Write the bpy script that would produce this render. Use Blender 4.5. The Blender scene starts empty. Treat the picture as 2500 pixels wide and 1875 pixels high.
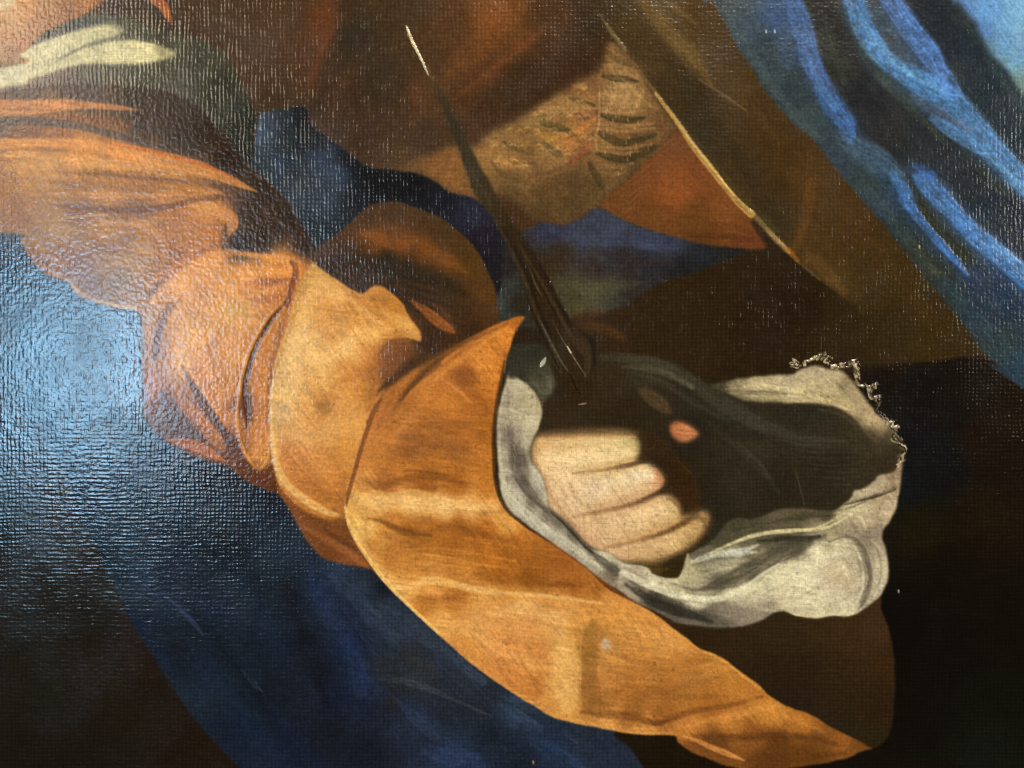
import math, sys
import numpy as np
try:
    import bpy
except ImportError:
    bpy = None

S = 0.30 / 2500.0          # metres per photograph pixel: the view is 30 cm of canvas wide
CX, CY = 1250.0, 937.5
CAM_D = 0.27

def wpos(px, py, y):
    return ((px - CX) * S, y, (CY - py) * S)

# ------------------------------------------------------------------ camera, world, lights, exposure
if bpy:
    sc = bpy.context.scene
    cam_data = bpy.data.cameras.new("camera")
    cam = bpy.data.objects.new("camera", cam_data)
    sc.collection.objects.link(cam)
    cam.location = (0, -CAM_D, 0)
    cam.rotation_euler = (math.radians(90), 0, 0)
    cam_data.sensor_width = 36
    cam_data.lens = 18.0 / (0.15 / CAM_D)
    cam_data.clip_start = 0.01
    cam_data.clip_end = 50
    sc.camera = cam
    world = bpy.data.worlds.new("World")
    sc.world = world
    world.use_nodes = True
    bg = world.node_tree.nodes["Background"]
    bg.inputs[0].default_value = (1.0, 0.86, 0.68, 1)
    bg.inputs[1].default_value = 0.055

    def lamp(name, loc, target, size, size_y, radiance, color, shape='RECTANGLE', spread=180):
        d = bpy.data.lights.new(name, 'AREA')
        d.shape = shape
        d.size = size
        d.size_y = size_y
        area = size * size_y * (math.pi / 4 if shape == 'ELLIPSE' else 1)
        d.energy = radiance * math.pi * area
        d.color = color
        d.spread = math.radians(spread)
        o = bpy.data.objects.new(name, d)
        sc.collection.objects.link(o)
        o.location = loc
        from mathutils import Vector
        o.rotation_euler = (Vector(target) - Vector(loc)).to_track_quat('-Z', 'Y').to_euler()
        return o

    def mirror(px, py, L):
        """where a lamp L metres in front of the canvas stands to be mirrored at photo pixel px, py"""
        f = (L + CAM_D) / CAM_D
        return ((px - CX) * S * f, -L, (CY - py) * S * f)

    lamp("window_light", mirror(195, 890, 1.5), (-0.10, 0, 0), 0.22, 0.33, 32.0, (0.33, 0.68, 1.0))
    lamp("window_side_light", mirror(400, 840, 1.5), (-0.10, 0, 0), 0.20, 0.48, 6.5, (1.0, 0.95, 0.95))
    lamp("upper_window_light", mirror(-60, 170, 1.4), (-0.05, 0, 0.05), 0.34, 0.32, 12.0, (1.0, 0.84, 0.62))
    lamp("right_picture_lamp", mirror(3050, 420, 1.2), (0.05, 0, 0), 0.22, 0.30, 13.0, (1.0, 0.90, 0.76))
    lamp("gallery_lamp", (0.55, -1.15, 1.25), (0.02, 0, 0), 0.7, 0.5, 42.0, (1.0, 0.865, 0.69))
    sc.cycles.pixel_filter_type = 'BLACKMAN_HARRIS'
    sc.cycles.filter_width = 1.15
    sc.view_settings.view_transform = 'Standard'
    sc.view_settings.look = 'None'
    sc.view_settings.exposure = 0
    sc.view_settings.gamma = 1

# ------------------------------------------------------------------ noise
_R = np.random.RandomState(7)
_T = [_R.rand(256, 256).astype(np.float32) for _ in range(6)]

def noise(X, Y, sx, sy=None, seed=0, ang=0.0):
    sy = sx if sy is None else sy
    if ang:
        c, s = math.cos(ang), math.sin(ang)
        X, Y = X * c + Y * s, -X * s + Y * c
    u = X / sx + 37.3 * seed + 1000.0
    v = Y / sy + 11.7 * seed + 1000.0
    iu = np.floor(u).astype(np.int32); iv = np.floor(v).astype(np.int32)
    fu = (u - iu).astype(np.float32); fv = (v - iv).astype(np.float32)
    fu = fu * fu * (3 - 2 * fu); fv = fv * fv * (3 - 2 * fv)
    t = _T[seed % 6]
    a = t[iv & 255, iu & 255]; b = t[iv & 255, (iu + 1) & 255]
    c_ = t[(iv + 1) & 255, iu & 255]; d = t[(iv + 1) & 255, (iu + 1) & 255]
    return (a + (b - a) * fu) * (1 - fv) + (c_ + (d - c_) * fu) * fv

def fbm(X, Y, s, seed=0, oct=3, stretch=1.0, ang=0.0):
    r = 0; w = 1; t = 0
    for k in range(oct):
        r = r + w * noise(X, Y, s * stretch / 2 ** k, s / 2 ** k, seed + k, ang)
        t += w; w *= 0.55
    return r / t - 0.5

def sm(x):
    x = np.clip(x, 0, 1)
    return x * x * (3 - 2 * x)

def catmull(P, closed, n=8):
    P = np.array(P, float)
    N = len(P)
    out = []
    rng = range(N) if closed else range(N - 1)
    for i in rng:
        if closed:
            p0, p1, p2, p3 = P[(i - 1) % N], P[i], P[(i + 1) % N], P[(i + 2) % N]
        else:
            p0, p1, p2, p3 = P[max(i - 1, 0)], P[i], P[i + 1], P[min(i + 2, N - 1)]
        for k in range(n):
            t = k / n
            out.append(0.5 * ((2 * p1) + (-p0 + p2) * t + (2 * p0 - 5 * p1 + 4 * p2 - p3) * t * t + (-p0 + 3 * p1 - 3 * p2 + p3) * t ** 3))
    if not closed:
        out.append(P[-1])
    return np.array(out)

# ------------------------------------------------------------------ the paint: colours laid on the canvas plane in passages and strokes
class Paint:
    def __init__(s, x0, y0, x1, y1, step):
        s.step = step
        s.xs = np.arange(x0, x1 + step * .5, step); s.ys = np.arange(y0, y1 + step * .5, step)
        s.X, s.Y = np.meshgrid(s.xs, s.ys)
        s.X = s.X.astype(np.float32); s.Y = s.Y.astype(np.float32)
        H, W = s.X.shape
        s.H, s.W = H, W
        s.col = np.zeros((H, W, 3), np.float32)
        s.tex = np.full((H, W), 0.05, np.float32)
        s.weave = np.full((H, W), 1.0, np.float32)
        s.body = np.zeros((H, W), np.float32)
        s.gloss = np.ones((H, W), np.float32)
        s.grid = np.zeros((H, W), np.float32)
        s.id = np.zeros((H, W), np.int32)
        s.names = []
        s.cur = None
        s.mottle = 0

    def raster(s, poly):
        m = np.zeros((s.H, s.W), np.float32)
        P = poly
        A = P; B = np.roll(P, -1, 0)
        ymin, ymax = P[:, 1].min(), P[:, 1].max()
        for j in range(s.H):
            for o in (-.25, .25):
                y = s.ys[j] + o * s.step
                if y < ymin or y > ymax: continue
                c = (A[:, 1] <= y) != (B[:, 1] <= y)
                if not c.any(): continue
                a = A[c]; b = B[c]
                xc = np.sort(a[:, 0] + (y - a[:, 1]) / (b[:, 1] - a[:, 1]) * (b[:, 0] - a[:, 0]))
                u = (xc - s.xs[0]) / s.step + 0.5
                for k in range(0, len(u) - 1, 2):
                    l, r = max(u[k], 0), min(u[k + 1], s.W)
                    if r <= l: continue
                    il, ir = int(l), min(int(r), s.W - 1)
                    if il >= s.W: continue
                    if il == ir:
                        m[j, il] += .5 * (r - l)
                    else:
                        m[j, il] += .5 * (1 - (l - il))
                        m[j, il + 1:ir] += .5
                        m[j, ir] += .5 * (r - ir)
        return np.clip(m, 0, 1)

    def blur(s, m, px):
        sg = px / s.step
        if sg < 0.35: return m
        r = int(sg * 2.6) + 1
        k = np.exp(-np.arange(-r, r + 1) ** 2 / (2 * sg * sg)); k /= k.sum()
        p = np.pad(m, ((r, r), (0, 0)), 'edge'); q = np.zeros_like(m)
        for i, w in enumerate(k): q += w * p[i:i + m.shape[0]]
        p = np.pad(q, ((0, 0), (r, r)), 'edge'); q = np.zeros_like(m)
        for i, w in enumerate(k): q += w * p[:, i:i + m.shape[1]]
        return q

    def poly_mask(s, pts, soft, smooth=True, jit=1.2):
        P = catmull(pts, True, 6) if smooth else np.array(pts, float)
        if jit:
            Q = []
            for i in range(len(P)):
                a = P[i]; b = P[(i + 1) % len(P)]
                n = max(1, int(np.hypot(*(b - a)) / 7))
                if n > 200: n = 200
                for k in range(n): Q.append(a + (b - a) * k / n)
            P = np.array(Q)
            P[:, 0] += jit * 2.4 * (noise(P[:, 0], P[:, 1], 13, seed=1) - .5)
            P[:, 1] += jit * 2.4 * (noise(P[:, 0], P[:, 1], 13, seed=2) - .5)
        return s.blur(s.raster(P), soft)

    def layer(s, name, pts, cols, soft=2.5, tex=None, weave=None, smooth=True, parent=None, label=None, jit=1.2, p=1.6, calm=None, gloss=1.0, grid=0.0):
        """a passage of paint: an outline and colours blended between the places they are given at"""
        m = s.poly_mask(pts, soft, smooth, jit)
        ys, xs = np.where(m > .003)
        if len(ys) == 0:
            s.cur = None
            return
        a, b, c, d = ys.min(), ys.max() + 1, xs.min(), xs.max() + 1
        X = s.X[a:b, c:d]; Y = s.Y[a:b, c:d]
        num = np.zeros(X.shape + (3,), np.float32); den = np.zeros(X.shape, np.float32)
        wx = X + 26 * fbm(X, Y, 60, 3, 2); wy = Y + 26 * fbm(X, Y, 60, 4, 2)
        for q in cols:
            w = 1.0 / ((wx - q[0]) ** 2 + (wy - q[1]) ** 2 + 350.0) ** p * 1e6
            num += w[..., None] * np.array(q[2:5], np.float32); den += w
        C = num / den[..., None]
        if calm is not None: C = C * .68 + np.array(calm, np.float32) * .32
        s.cur = m
        mm = m[a:b, c:d, None]
        s.col[a:b, c:d] = s.col[a:b, c:d] * (1 - mm) + C * mm
        if tex is not None: s.tex = s.tex * (1 - m) + tex * m
        if weave is not None: s.weave = s.weave * (1 - m) + weave * m
        s.gloss = s.gloss * (1 - m) + gloss * m
        s.grid = s.grid * (1 - m) + grid * m
        if name:
            s.names.append((name, parent, label))
            s.id[m > .5] = len(s.names) - 1

    def part(s, name, pts, parent=None, label=None, only=None):
        m = s.poly_mask(pts, 0, True, .6) > .5
        if only is not None:
            ok = np.zeros_like(m)
            for k, n in enumerate(s.names):
                if n[0] in only: ok |= s.id == k
            m &= ok
        s.names.append((name, parent, label))
        s.id[m] = len(s.names) - 1

    def st(s, pts, col, a=1.0, soft=None, streak=0.35, col2=None, clip=True, body=0.0, name=None, parent=None, label=None, freq=2.2):
        """one brush stroke: (x, y, half width) along its run"""
        P = catmull([(q[0], q[1], q[2]) for q in pts], False, 6)
        P[:, 2] = np.maximum(P[:, 2], 0)
        seg = np.hypot(np.diff(P[:, 0]), np.diff(P[:, 1])); cum = np.r_[0, np.cumsum(seg)]
        tot = max(cum[-1], 1e-3)
        wm = P[:, 2].max()
        sf = soft if soft is not None else max(2.5, wm * .5)
        pad = wm + sf * 1.2 + 3
        x0 = int(np.floor((P[:, 0].min() - pad - s.xs[0]) / s.step)); x1 = int(np.ceil((P[:, 0].max() + pad - s.xs[0]) / s.step))
        y0 = int(np.floor((P[:, 1].min() - pad - s.ys[0]) / s.step)); y1 = int(np.ceil((P[:, 1].max() + pad - s.ys[0]) / s.step))
        x0 = max(x0, 0); y0 = max(y0, 0); x1 = min(x1, s.W); y1 = min(y1, s.H)
        if x1 <= x0 or y1 <= y0: return
        X = s.X[y0:y1, x0:x1]; Y = s.Y[y0:y1, x0:x1]
        best = np.zeros(X.shape, np.float32); vv = np.zeros(X.shape, np.float32); tt = np.zeros(X.shape, np.float32)
        for i in range(len(P) - 1):
            ax, ay, aw = P[i]; bx, by, bw = P[i + 1]
            j0 = max(int((min(ax, bx) - pad - X[0, 0]) / s.step), 0); j1 = max(int((max(ax, bx) + pad - X[0, 0]) / s.step) + 1, 0)
            i0 = max(int((min(ay, by) - pad - Y[0, 0]) / s.step), 0); i1 = max(int((max(ay, by) + pad - Y[0, 0]) / s.step) + 1, 0)
            XX = X[i0:i1, j0:j1]; YY = Y[i0:i1, j0:j1]
            if XX.size == 0: continue
            dx, dy = bx - ax, by - ay; l2 = dx * dx + dy * dy + 1e-6
            t = np.clip(((XX - ax) * dx + (YY - ay) * dy) / l2, 0, 1)
            ex = XX - ax - t * dx; ey = YY - ay - t * dy
            d = np.sqrt(ex * ex + ey * ey); w = aw + (bw - aw) * t
            c = sm((w + sf * .5 - d) / sf) * np.minimum(1, (w + .3) / 1.8)
            b_ = best[i0:i1, j0:j1]; u = c > b_
            b_[u] = c[u]
            vv[i0:i1, j0:j1][u] = ((ex * dy - ey * dx) / math.sqrt(l2))[u]
            tt[i0:i1, j0:j1][u] = (cum[i] + t * seg[i])[u]
        m = best
        if streak:
            n = noise(vv + 500, tt, freq * 1.6, 30, 5) * .45 + noise(vv + 900, tt, freq * 3.5, 60, 2) * .25 + noise(X, Y, 7, seed=3) * .3
            edge = 1 - np.clip(m, 0, 1)
            m = m * np.clip(1 - streak * (1.7 * n - .35) - streak * edge * (n - .3) * 2, 0, 1)
        if s.mottle:
            n = fbm(X, Y, 11, 1, 3, 1.8, .95) * 1.6
            m = m * np.clip(1 - s.mottle * (.35 + 2.2 * n), 0, 1)
            m = np.clip(m, 0, 1)
        m = m * a
        if clip and s.cur is not None: m = m * s.cur[y0:y1, x0:x1]
        C = np.array(col, np.float32)
        if col2 is not None:
            f = (tt / tot)[..., None]
            C = C * (1 - f) + np.array(col2, np.float32) * f
        s.col[y0:y1, x0:x1] = s.col[y0:y1, x0:x1] * (1 - m[..., None]) + C * m[..., None]
        if body: s.body[y0:y1, x0:x1] += body * m
        if name:
            s.names.append((name, parent, label))
            s.id[y0:y1, x0:x1][best * (s.cur[y0:y1, x0:x1] if (clip and s.cur is not None) else 1) > .5] = len(s.names) - 1

    def spot(s, x, y, r, col, a=.6, soft=None, rx=None, clip=True, rough=.3):
        rx = rx or r
        X, Y = s.X, s.Y
        x0 = max(int((x - rx * 2.2 - s.xs[0]) / s.step), 0); x1 = int((x + rx * 2.2 - s.xs[0]) / s.step) + 1
        y0 = max(int((y - r * 2.2 - s.ys[0]) / s.step), 0); y1 = int((y + r * 2.2 - s.ys[0]) / s.step) + 1
        if x1 <= 0 or y1 <= 0 or x0 >= s.W or y0 >= s.H: return
        XX = X[y0:y1, x0:x1]; YY = Y[y0:y1, x0:x1]
        d = np.sqrt(((XX - x) / rx) ** 2 + ((YY - y) / r) ** 2) + rough * fbm(XX, YY, min(r, rx) * .9 + 4, 2, 3) * 1.6
        m = sm((1.45 - d) / 1.1) * a
        if clip and s.cur is not None: m = m * s.cur[y0:y1, x0:x1]
        s.col[y0:y1, x0:x1] = s.col[y0:y1, x0:x1] * (1 - m[..., None]) + np.array(col, np.float32) * m[..., None]

def paint_picture(g):
    L, st, spot = g.layer, g.st, g.spot
    # ---- brown ground behind everything (upper middle)
    L("brown_background", [(-900,-800),(3400,-800),(3400,2700),(-900,2700)],
      [(560,60,84,56,36),(640,200,84,55,36),(700,30,88,58,34),(800,60,112,60,30),(780,190,96,54,32),(870,90,64,48,32),(930,200,70,50,34),
       (1000,30,80,55,34),(1100,40,96,58,30),(1200,40,132,74,30),(1260,90,112,64,28),(1180,170,100,56,26),(1350,40,88,52,26),(1400,150,72,42,24),
       (1300,190,70,42,24),(1230,250,76,48,28),(1050,230,92,58,34),(1020,330,80,54,36),(900,330,78,52,36),(700,250,80,54,36),(820,300,80,54,38),(980,390,92,62,38),
       (640,-300,84,56,36),(1200,-300,120,68,30),(1430,60,66,44,24),(1440,-60,70,46,24),(1000,1200,30,22,15),(2300,1500,22,16,11),(2300,1900,22,20,14)],
      soft=0, tex=.075, weave=1.0, jit=0, smooth=False, label="dark brown painted ground with red-brown streaks")
    st([(800,-20,16),(808,60,14),(785,130,10),(760,200,6)],(124,62,30),.55,22)
    st([(1290,-60,30),(1220,60,34),(1130,150,26),(1085,200,10)],(136,74,28),.5,40)
    st([(1330,70,8),(1250,130,10),(1180,190,9),(1110,240,4)],(122,66,32),.55,14)
    st([(1330,110,20),(1260,190,24),(1180,260,18)],(66,42,24),.5,36)
    st([(860,-40,40),(850,80,36),(800,200,26),(770,270,14)],(58,44,30),.55,46)
    st([(1020,215,20),(1030,260,16),(1010,300,8)],(112,64,36),.5,28)

    # ---- black ground, lower right
    L("dark_background", [(1180,860),(1300,760),(1440,780),(1560,700),(1700,640),(1840,580),(1920,590),(2010,650),(2100,720),(2180,800),(2150,884),(2300,876),(2420,880),(2520,950),(3400,1300),(3400,2700),(1300,2700),(1180,1700)],
      [(1500,800,62,40,20),(1620,760,58,38,18),(1750,720,56,36,16),(1850,760,50,32,15),(1950,760,48,30,14),(2050,800,58,40,18),(2110,780,62,42,18),(2100,860,58,40,18),(2150,850,60,42,18),(1700,860,56,38,18),(1900,870,50,34,15),
       (1350,880,52,36,20),(2150,930,28,20,17),(2250,950,26,22,20),(2350,950,30,22,16),(2250,1080,22,22,26),(2220,1180,22,26,28),(2300,1150,22,22,22),(2400,1080,36,22,12),(2480,1000,36,24,12),
       (2400,1250,38,24,10),(2250,1290,36,26,10),(2300,1400,26,18,10),(2200,1500,20,14,9),(2300,1600,22,16,11),(2250,1750,22,18,12),(2400,1700,22,22,14),(2400,1850,26,28,20),(1950,1900,34,22,14),
       (2480,1500,24,18,10),(1600,1850,38,26,12),(1700,1890,36,24,12),(3000,1500,22,18,12)],
      soft=2, tex=.05, weave=.95, label="near-black brown painted ground with a visible weave")
    g.part("collar_shadow", [(1120,460),(1400,500),(1400,620),(1120,620)], only=("brown_background",), label="dark brown strip of ground under the collar")
    g.part("brown_ground", [(1250,850),(1250,560),(1840,500),(2150,860),(2150,874),(2060,905),(1900,960),(1400,960)], only=("dark_background",), label="brown painted ground above the white cuff")
    # ---- olive-brown robe, upper right
    L("olive_robe", [(1380,-800),(1430,-60),(1462,50),(1500,100),(1550,160),(1600,235),(1640,290),(1690,360),(1735,415),(1770,460),(1833,525),(1870,568),(1911,610),(1971,661),(2047,719),(2097,757),(2105,800),(2097,887),
                    (2211,884),(2306,878),(2405,864),(2450,900),(2450,700),(2300,520),(2100,300),(1900,0),(1850,-800)],
      [(1480,20,72,50,26),(1540,60,84,60,28),(1560,110,76,54,26),(1600,150,84,58,28),(1650,40,92,64,30),(1700,60,84,58,28),(1760,120,80,54,26),(1620,220,72,50,26),(1700,250,66,46,24),
       (1800,220,84,58,28),(1850,280,80,52,24),(1780,330,78,54,28),(1720,340,60,44,24),(1830,400,72,50,26),(1900,380,80,52,22),(1960,440,92,58,22),(1900,470,72,48,22),(2000,480,84,54,22),(1880,540,64,46,22),
       (1980,600,88,58,24),(2080,560,80,50,20),(2100,650,72,50,20),(2200,700,68,46,16),(2050,680,84,58,24),(2150,800,62,44,18),(2115,800,60,42,18),(2108,860,58,40,17),(2250,830,66,46,16),(2330,840,64,44,16),(2130,870,60,42,18)],
      soft=2.5, tex=.05, weave=.75, label="olive-brown painted robe with a pale hem line")
    st([(1560,-20,16),(1600,40,20),(1640,90,20),(1680,130,22),(1715,175,16),(1740,215,4)],(132,98,42),.6,26)
    st([(1600,-20,6),(1655,25,7),(1700,60,3)],(126,98,56),.5,12)
    st([(1705,195,3),(1740,215,3),(1780,242,4),(1820,270,2)],(132,106,74),.6,6)
    st([(1610,110,10),(1680,210,14),(1730,280,16),(1790,380,14),(1850,470,8)],(56,42,22),.45,34)
    st([(1640,30,12),(1740,150,16),(1820,250,20),(1900,350,14)],(98,68,32),.35,36)
    st([(1980,450,16),(1970,520,13),(1950,580,10),(1935,620,6)],(118,70,26),.6,16)
    st([(1700,260,2),(1760,330,8),(1830,420,10),(1900,520,12),(1935,580,6)],(58,42,22),.4,26)
    st([(1962,640,6),(1985,630,14),(2030,680,16),(2060,715,6)],(120,78,34),.55,20)
    st([(2060,500,20),(2160,640,22),(2260,760,20),(2330,840,10)],(92,58,22),.35,44)
    # pale hem line
    st([(1462,36,1),(1478,58,3),(1500,90,6),(1525,124,5)],(150,138,92),.7,5,.5,body=.5)
    st([(1545,150,3),(1575,196,5),(1605,236,7),(1640,282,6)],(140,108,58),.65,7,.4)
    st([(1600,230,4),(1645,290,6.5),(1690,356,8),(1730,406,8),(1768,455,7),(1801,494,8),(1833,524,9)],(182,146,76),.9,6,.35,body=.8, name="hem_line", label="pale yellow line of paint along the robe's hem")
    st([(1833,520,8),(1870,565,9),(1911,606,9),(1925,618,4)],(184,152,96),.85,7,.4,body=.8)
    st([(1925,612,8),(1945,636,6)],(176,104,30),.8,6)
    st([(1942,640,6),(1971,661,5),(2000,684,2)],(150,118,66),.75,6,.5)
    st([(1660,290,3),(1720,370,6),(1790,460,10),(1850,530,16),(1890,560,10)],(94,78,36),.4,14)

    # ---- blue curtain, upper right
    L("blue_curtain", [(1650,-800),(1705,-60),(1738,0),(1770,57),(1801,116),(1841,177),(1866,218),(1908,272),(1942,307),(1984,342),(2022,392),(2069,448),(2142,532),(2196,599),(2259,681),(2322,754),(2363,808),(2401,860),(2440,896),(2500,950),(3400,1500),(3400,-800)],
      [(1780,20,62,80,88),(1830,60,62,82,100),(1850,130,52,70,80),(1900,40,58,90,140),(1900,180,50,68,76),(1930,230,48,66,76),(1970,290,54,74,78),(2000,0,48,46,40),(2040,80,52,52,44),(2060,170,50,48,44),(2110,230,42,44,50),
       (2180,270,40,42,48),(2060,390,52,68,84),(2120,440,54,70,74),(2180,330,42,44,46),(2240,370,40,48,54),(2300,420,34,48,62),(2420,520,32,52,76),(2500,600,34,54,80),
       (2160,500,52,70,86),(2200,560,44,58,64),(2250,600,48,56,50),(2300,640,52,56,46),(2350,600,52,54,42),(2260,520,50,50,38),(2380,680,40,60,92),(2330,720,46,62,66),(2400,760,38,56,76),(2450,730,34,58,88),
       (2440,840,42,60,66),(2490,900,40,66,86),(2280,30,40,44,48),(2340,110,40,52,60),(2400,200,38,54,64),(2300,130,38,44,52),(2480,300,36,56,70),(2440,280,34,50,64),(2250,200,60,80,96),(2900,600,40,60,84),(2700,100,70,110,160)],
      soft=2.2, tex=.12, weave=.5, label="deep blue painted curtain with bright diagonal folds", jit=1.8)
    g.mottle = .12
    st([(1900,-60,20),(1930,30,30),(1955,110,34),(1990,190,32),(2030,260,34),(2070,330,28),(2130,390,30),(2190,450,26)],(50,84,128),.6,30,.5)
    st([(2180,470,16),(2230,540,20),(2290,610,20),(2350,670,16)],(46,78,120),.6,20,.5)
    st([(2230,410,18),(2290,480,36),(2360,560,34),(2430,625,36),(2510,690,36)],(54,92,148),.65,22,.5)
    st([(2060,-80,34),(2100,60,40),(2160,160,40),(2250,225,44),(2340,290,42),(2430,380,40),(2520,470,36)],(58,98,150),.6,26,.5)
    st([(2150,-60,34),(2210,70,38),(2280,170,36)],(60,96,156),.55,24,.5)
    g.mottle = .22
    st([(1985,-60,16),(2020,40,24),(2070,110,26),(2130,190,30),(2200,270,34),(2280,350,30),(2360,430,36),(2450,510,44),(2560,620,50)],(44,48,52),.6,30,.2)
    st([(2230,-60,26),(2290,50,40),(2350,130,38),(2420,220,34),(2500,310,40),(2580,400,40)],(40,52,66),.62,30,.2)
    st([(1885,-40,20),(1905,40,26),(1915,110,20),(1925,160,12)],(52,92,150),.5,30,.5)
    st([(1928,-50,18),(1942,20,24),(1962,80,28),(1972,130,26),(1992,180,23),(2015,228,24),(2042,270,26),(2068,306,24),(2075,340,12)],(64,112,192),.92,16,.55,body=.5)
    st([(1975,150,6),(2005,215,10),(2035,260,12)],(88,150,220),.6,10,.6)
    st([(1990,170,14),(2020,210,16)],(92,112,176),.5,16)
    st([(2060,330,10),(2100,360,22),(2150,390,24),(2190,430,18),(2215,470,12)],(78,112,142),.75,18,.7,body=.6)
    st([(2040,330,4),(2080,380,9),(2130,420,10)],(104,128,134),.4,12,.7)
    st([(2178,425,8),(2195,450,14),(2215,480,16),(2228,508,14)],(64,120,200),.85,10,.5)
    st([(2202,485,12),(2232,520,12),(2259,554,11),(2285,585,11),(2306,608,11),(2338,642,9),(2360,672,4)],(66,122,210),.92,8,.45,body=.6)
    st([(2235,430,8),(2259,447,24),(2290,480,25),(2322,513,23),(2353,548,22),(2385,580,24),(2420,606,26),(2449,632,25),(2500,676,26),(2580,750,28)],(72,130,212),.93,12,.5,body=.6,col2=(78,140,218))
    st([(2400,590,6),(2450,615,10),(2510,665,12)],(118,176,226),.5,12,.6)
    st([(2232,408,4),(2252,415,12),(2272,430,14)],(54,104,196),.8,10)
    st([(2065,-60,26),(2085,0,27),(2104,55,28),(2132,110,28),(2165,150,24),(2205,175,26),(2259,212,32),(2310,240,34),(2350,275,32),(2385,315,30),(2425,362,28),(2470,410,25),(2510,452,26),(2600,540,26)],(84,146,218),.92,14,.5,body=.5)
    st([(2150,-40,24),(2185,20,26),(2225,75,28),(2260,120,28),(2290,170,26),(2325,225,22)],(86,138,222),.9,14,.5,body=.4)
    st([(2120,10,14),(2150,50,22),(2190,110,22),(2230,150,14)],(74,94,118),.75,22,.4)
    st([(2140,30,8),(2165,65,14)],(60,90,112),.7,12)
    st([(2100,40,8),(2150,120,10),(2240,190,8),(2310,225,9)],(120,180,228),.45,10,.7)
    st([(2225,235,8),(2280,270,14),(2330,300,14),(2370,320,6)],(92,104,134),.75,16,.5)
    st([(2275,290,8),(2310,312,16),(2360,345,16),(2400,372,10)],(92,156,232),.75,10,.4)
    st([(2150,190,14),(2200,225,14),(2250,250,10)],(64,92,100),.6,18,.5)
    st([(2370,345,6),(2420,390,12),(2470,440,14),(2540,500,14)],(108,166,212),.5,12,.6)
    st([(2345,360,4),(2400,420,6),(2460,470,8)],(62,74,50),.5,12,.5)
    g.mottle = 0
    g.mottle = .35
    st([(1770,20,6),(1820,110,10),(1870,190,12),(1930,270,14),(1990,330,12)],(84,104,104),.45,12,.7)
    st([(2080,60,8),(2110,130,12),(2160,200,14),(2230,270,12),(2300,340,8)],(76,92,66),.45,10,.7)
    st([(2010,30,6),(2030,110,8),(2060,200,8)],(72,88,74),.4,10,.7)
    st([(2090,440,8),(2150,500,14),(2210,580,14),(2280,660,12),(2350,740,10)],(66,88,94),.5,14,.8)
    st([(2170,540,6),(2230,610,10),(2290,670,8)],(74,78,56),.4,10,.8)
    st([(2360,640,6),(2400,700,12),(2440,760,10)],(84,88,110),.4,12,.8)
    st([(2300,680,8),(2370,760,14),(2440,830,16),(2500,880,12)],(42,80,98),.45,18,.7)
    st([(2350,30,8),(2400,120,10),(2450,200,10),(2500,270,8)],(70,96,96),.45,12,.7)
    g.mottle = 0
    L(None, [(2250,-800),(2318,-50),(2338,0),(2362,35),(2385,63),(2402,104),(2430,145),(2458,174),(2500,232),(2600,340),(3400,900),(3400,-800)],
      [(2350,10,84,130,190),(2420,30,92,146,208),(2400,80,86,132,200),(2460,60,104,158,206),(2490,20,112,166,208),(2440,110,96,148,206),(2480,140,106,158,200),(2440,150,104,146,164),(2490,200,104,138,136),(2420,110,90,128,150),(2500,90,112,160,196),(2900,100,96,140,180)],
      soft=6, tex=.06, weave=.5)
    g.part("lit_curtain_fold", [(2250,-800),(2318,-50),(2338,0),(2362,35),(2385,63),(2402,104),(2430,145),(2458,174),(2500,232),(2600,340),(3400,900),(3400,-800)], parent="blue_curtain", label="pale blue lit fold at the curtain's edge")
    g.cur = None

    # ---- rusty triangle and the embroidered collar
    L("striped_collar_trim", [(1040,380),(1080,365),(1130,352),(1170,360),(1180,338),(1217,313),(1260,294),(1311,263),(1350,240),(1371,226),(1420,196),(1465,171),(1478,130),(1488,104),(1512,118),(1551,158),(1580,212),(1610,250),(1636,290),(1650,315),
                    (1620,350),(1590,388),(1548,428),(1500,468),(1472,500),(1450,512),(1421,532),(1377,550),(1320,544),(1290,520),(1240,480),(1180,484),(1154,486),(1100,472),(1059,444),(1011,425),(960,412),(1000,400)],
      [(1060,400,136,88,44),(1100,420,146,92,44),(1140,450,136,86,42),(1020,415,110,74,42),(1200,380,158,116,62),(1230,400,166,122,66),(1250,340,146,110,62),(1300,290,150,116,66),(1330,330,140,108,58),(1340,270,156,120,72),(1400,250,166,126,74),(1400,215,140,92,48),(1450,200,128,84,48),
       (1430,290,172,110,58),(1400,340,172,112,54),(1350,380,156,118,66),(1300,410,130,96,56),(1420,380,136,86,46),(1500,150,140,104,54),(1520,180,160,122,72),(1500,230,166,134,84),(1540,250,160,128,76),(1500,270,152,118,70),(1570,270,132,98,58),(1600,300,112,78,44),
       (1480,300,148,110,68),(1530,320,130,86,46),(1480,350,142,106,52),(1550,350,104,70,38),(1460,400,128,94,54),(1500,400,118,86,48),(1540,400,82,60,32),(1450,450,92,68,36),(1400,440,84,60,34),(1330,470,96,68,36),(1250,470,86,62,34),(1400,500,84,60,32),(1320,520,86,60,32),(1250,445,118,88,46)],
      soft=8, tex=.10, weave=.6, calm=(128,88,48), label="tan embroidered collar with dark cross stripes", jit=2.5)
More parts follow.
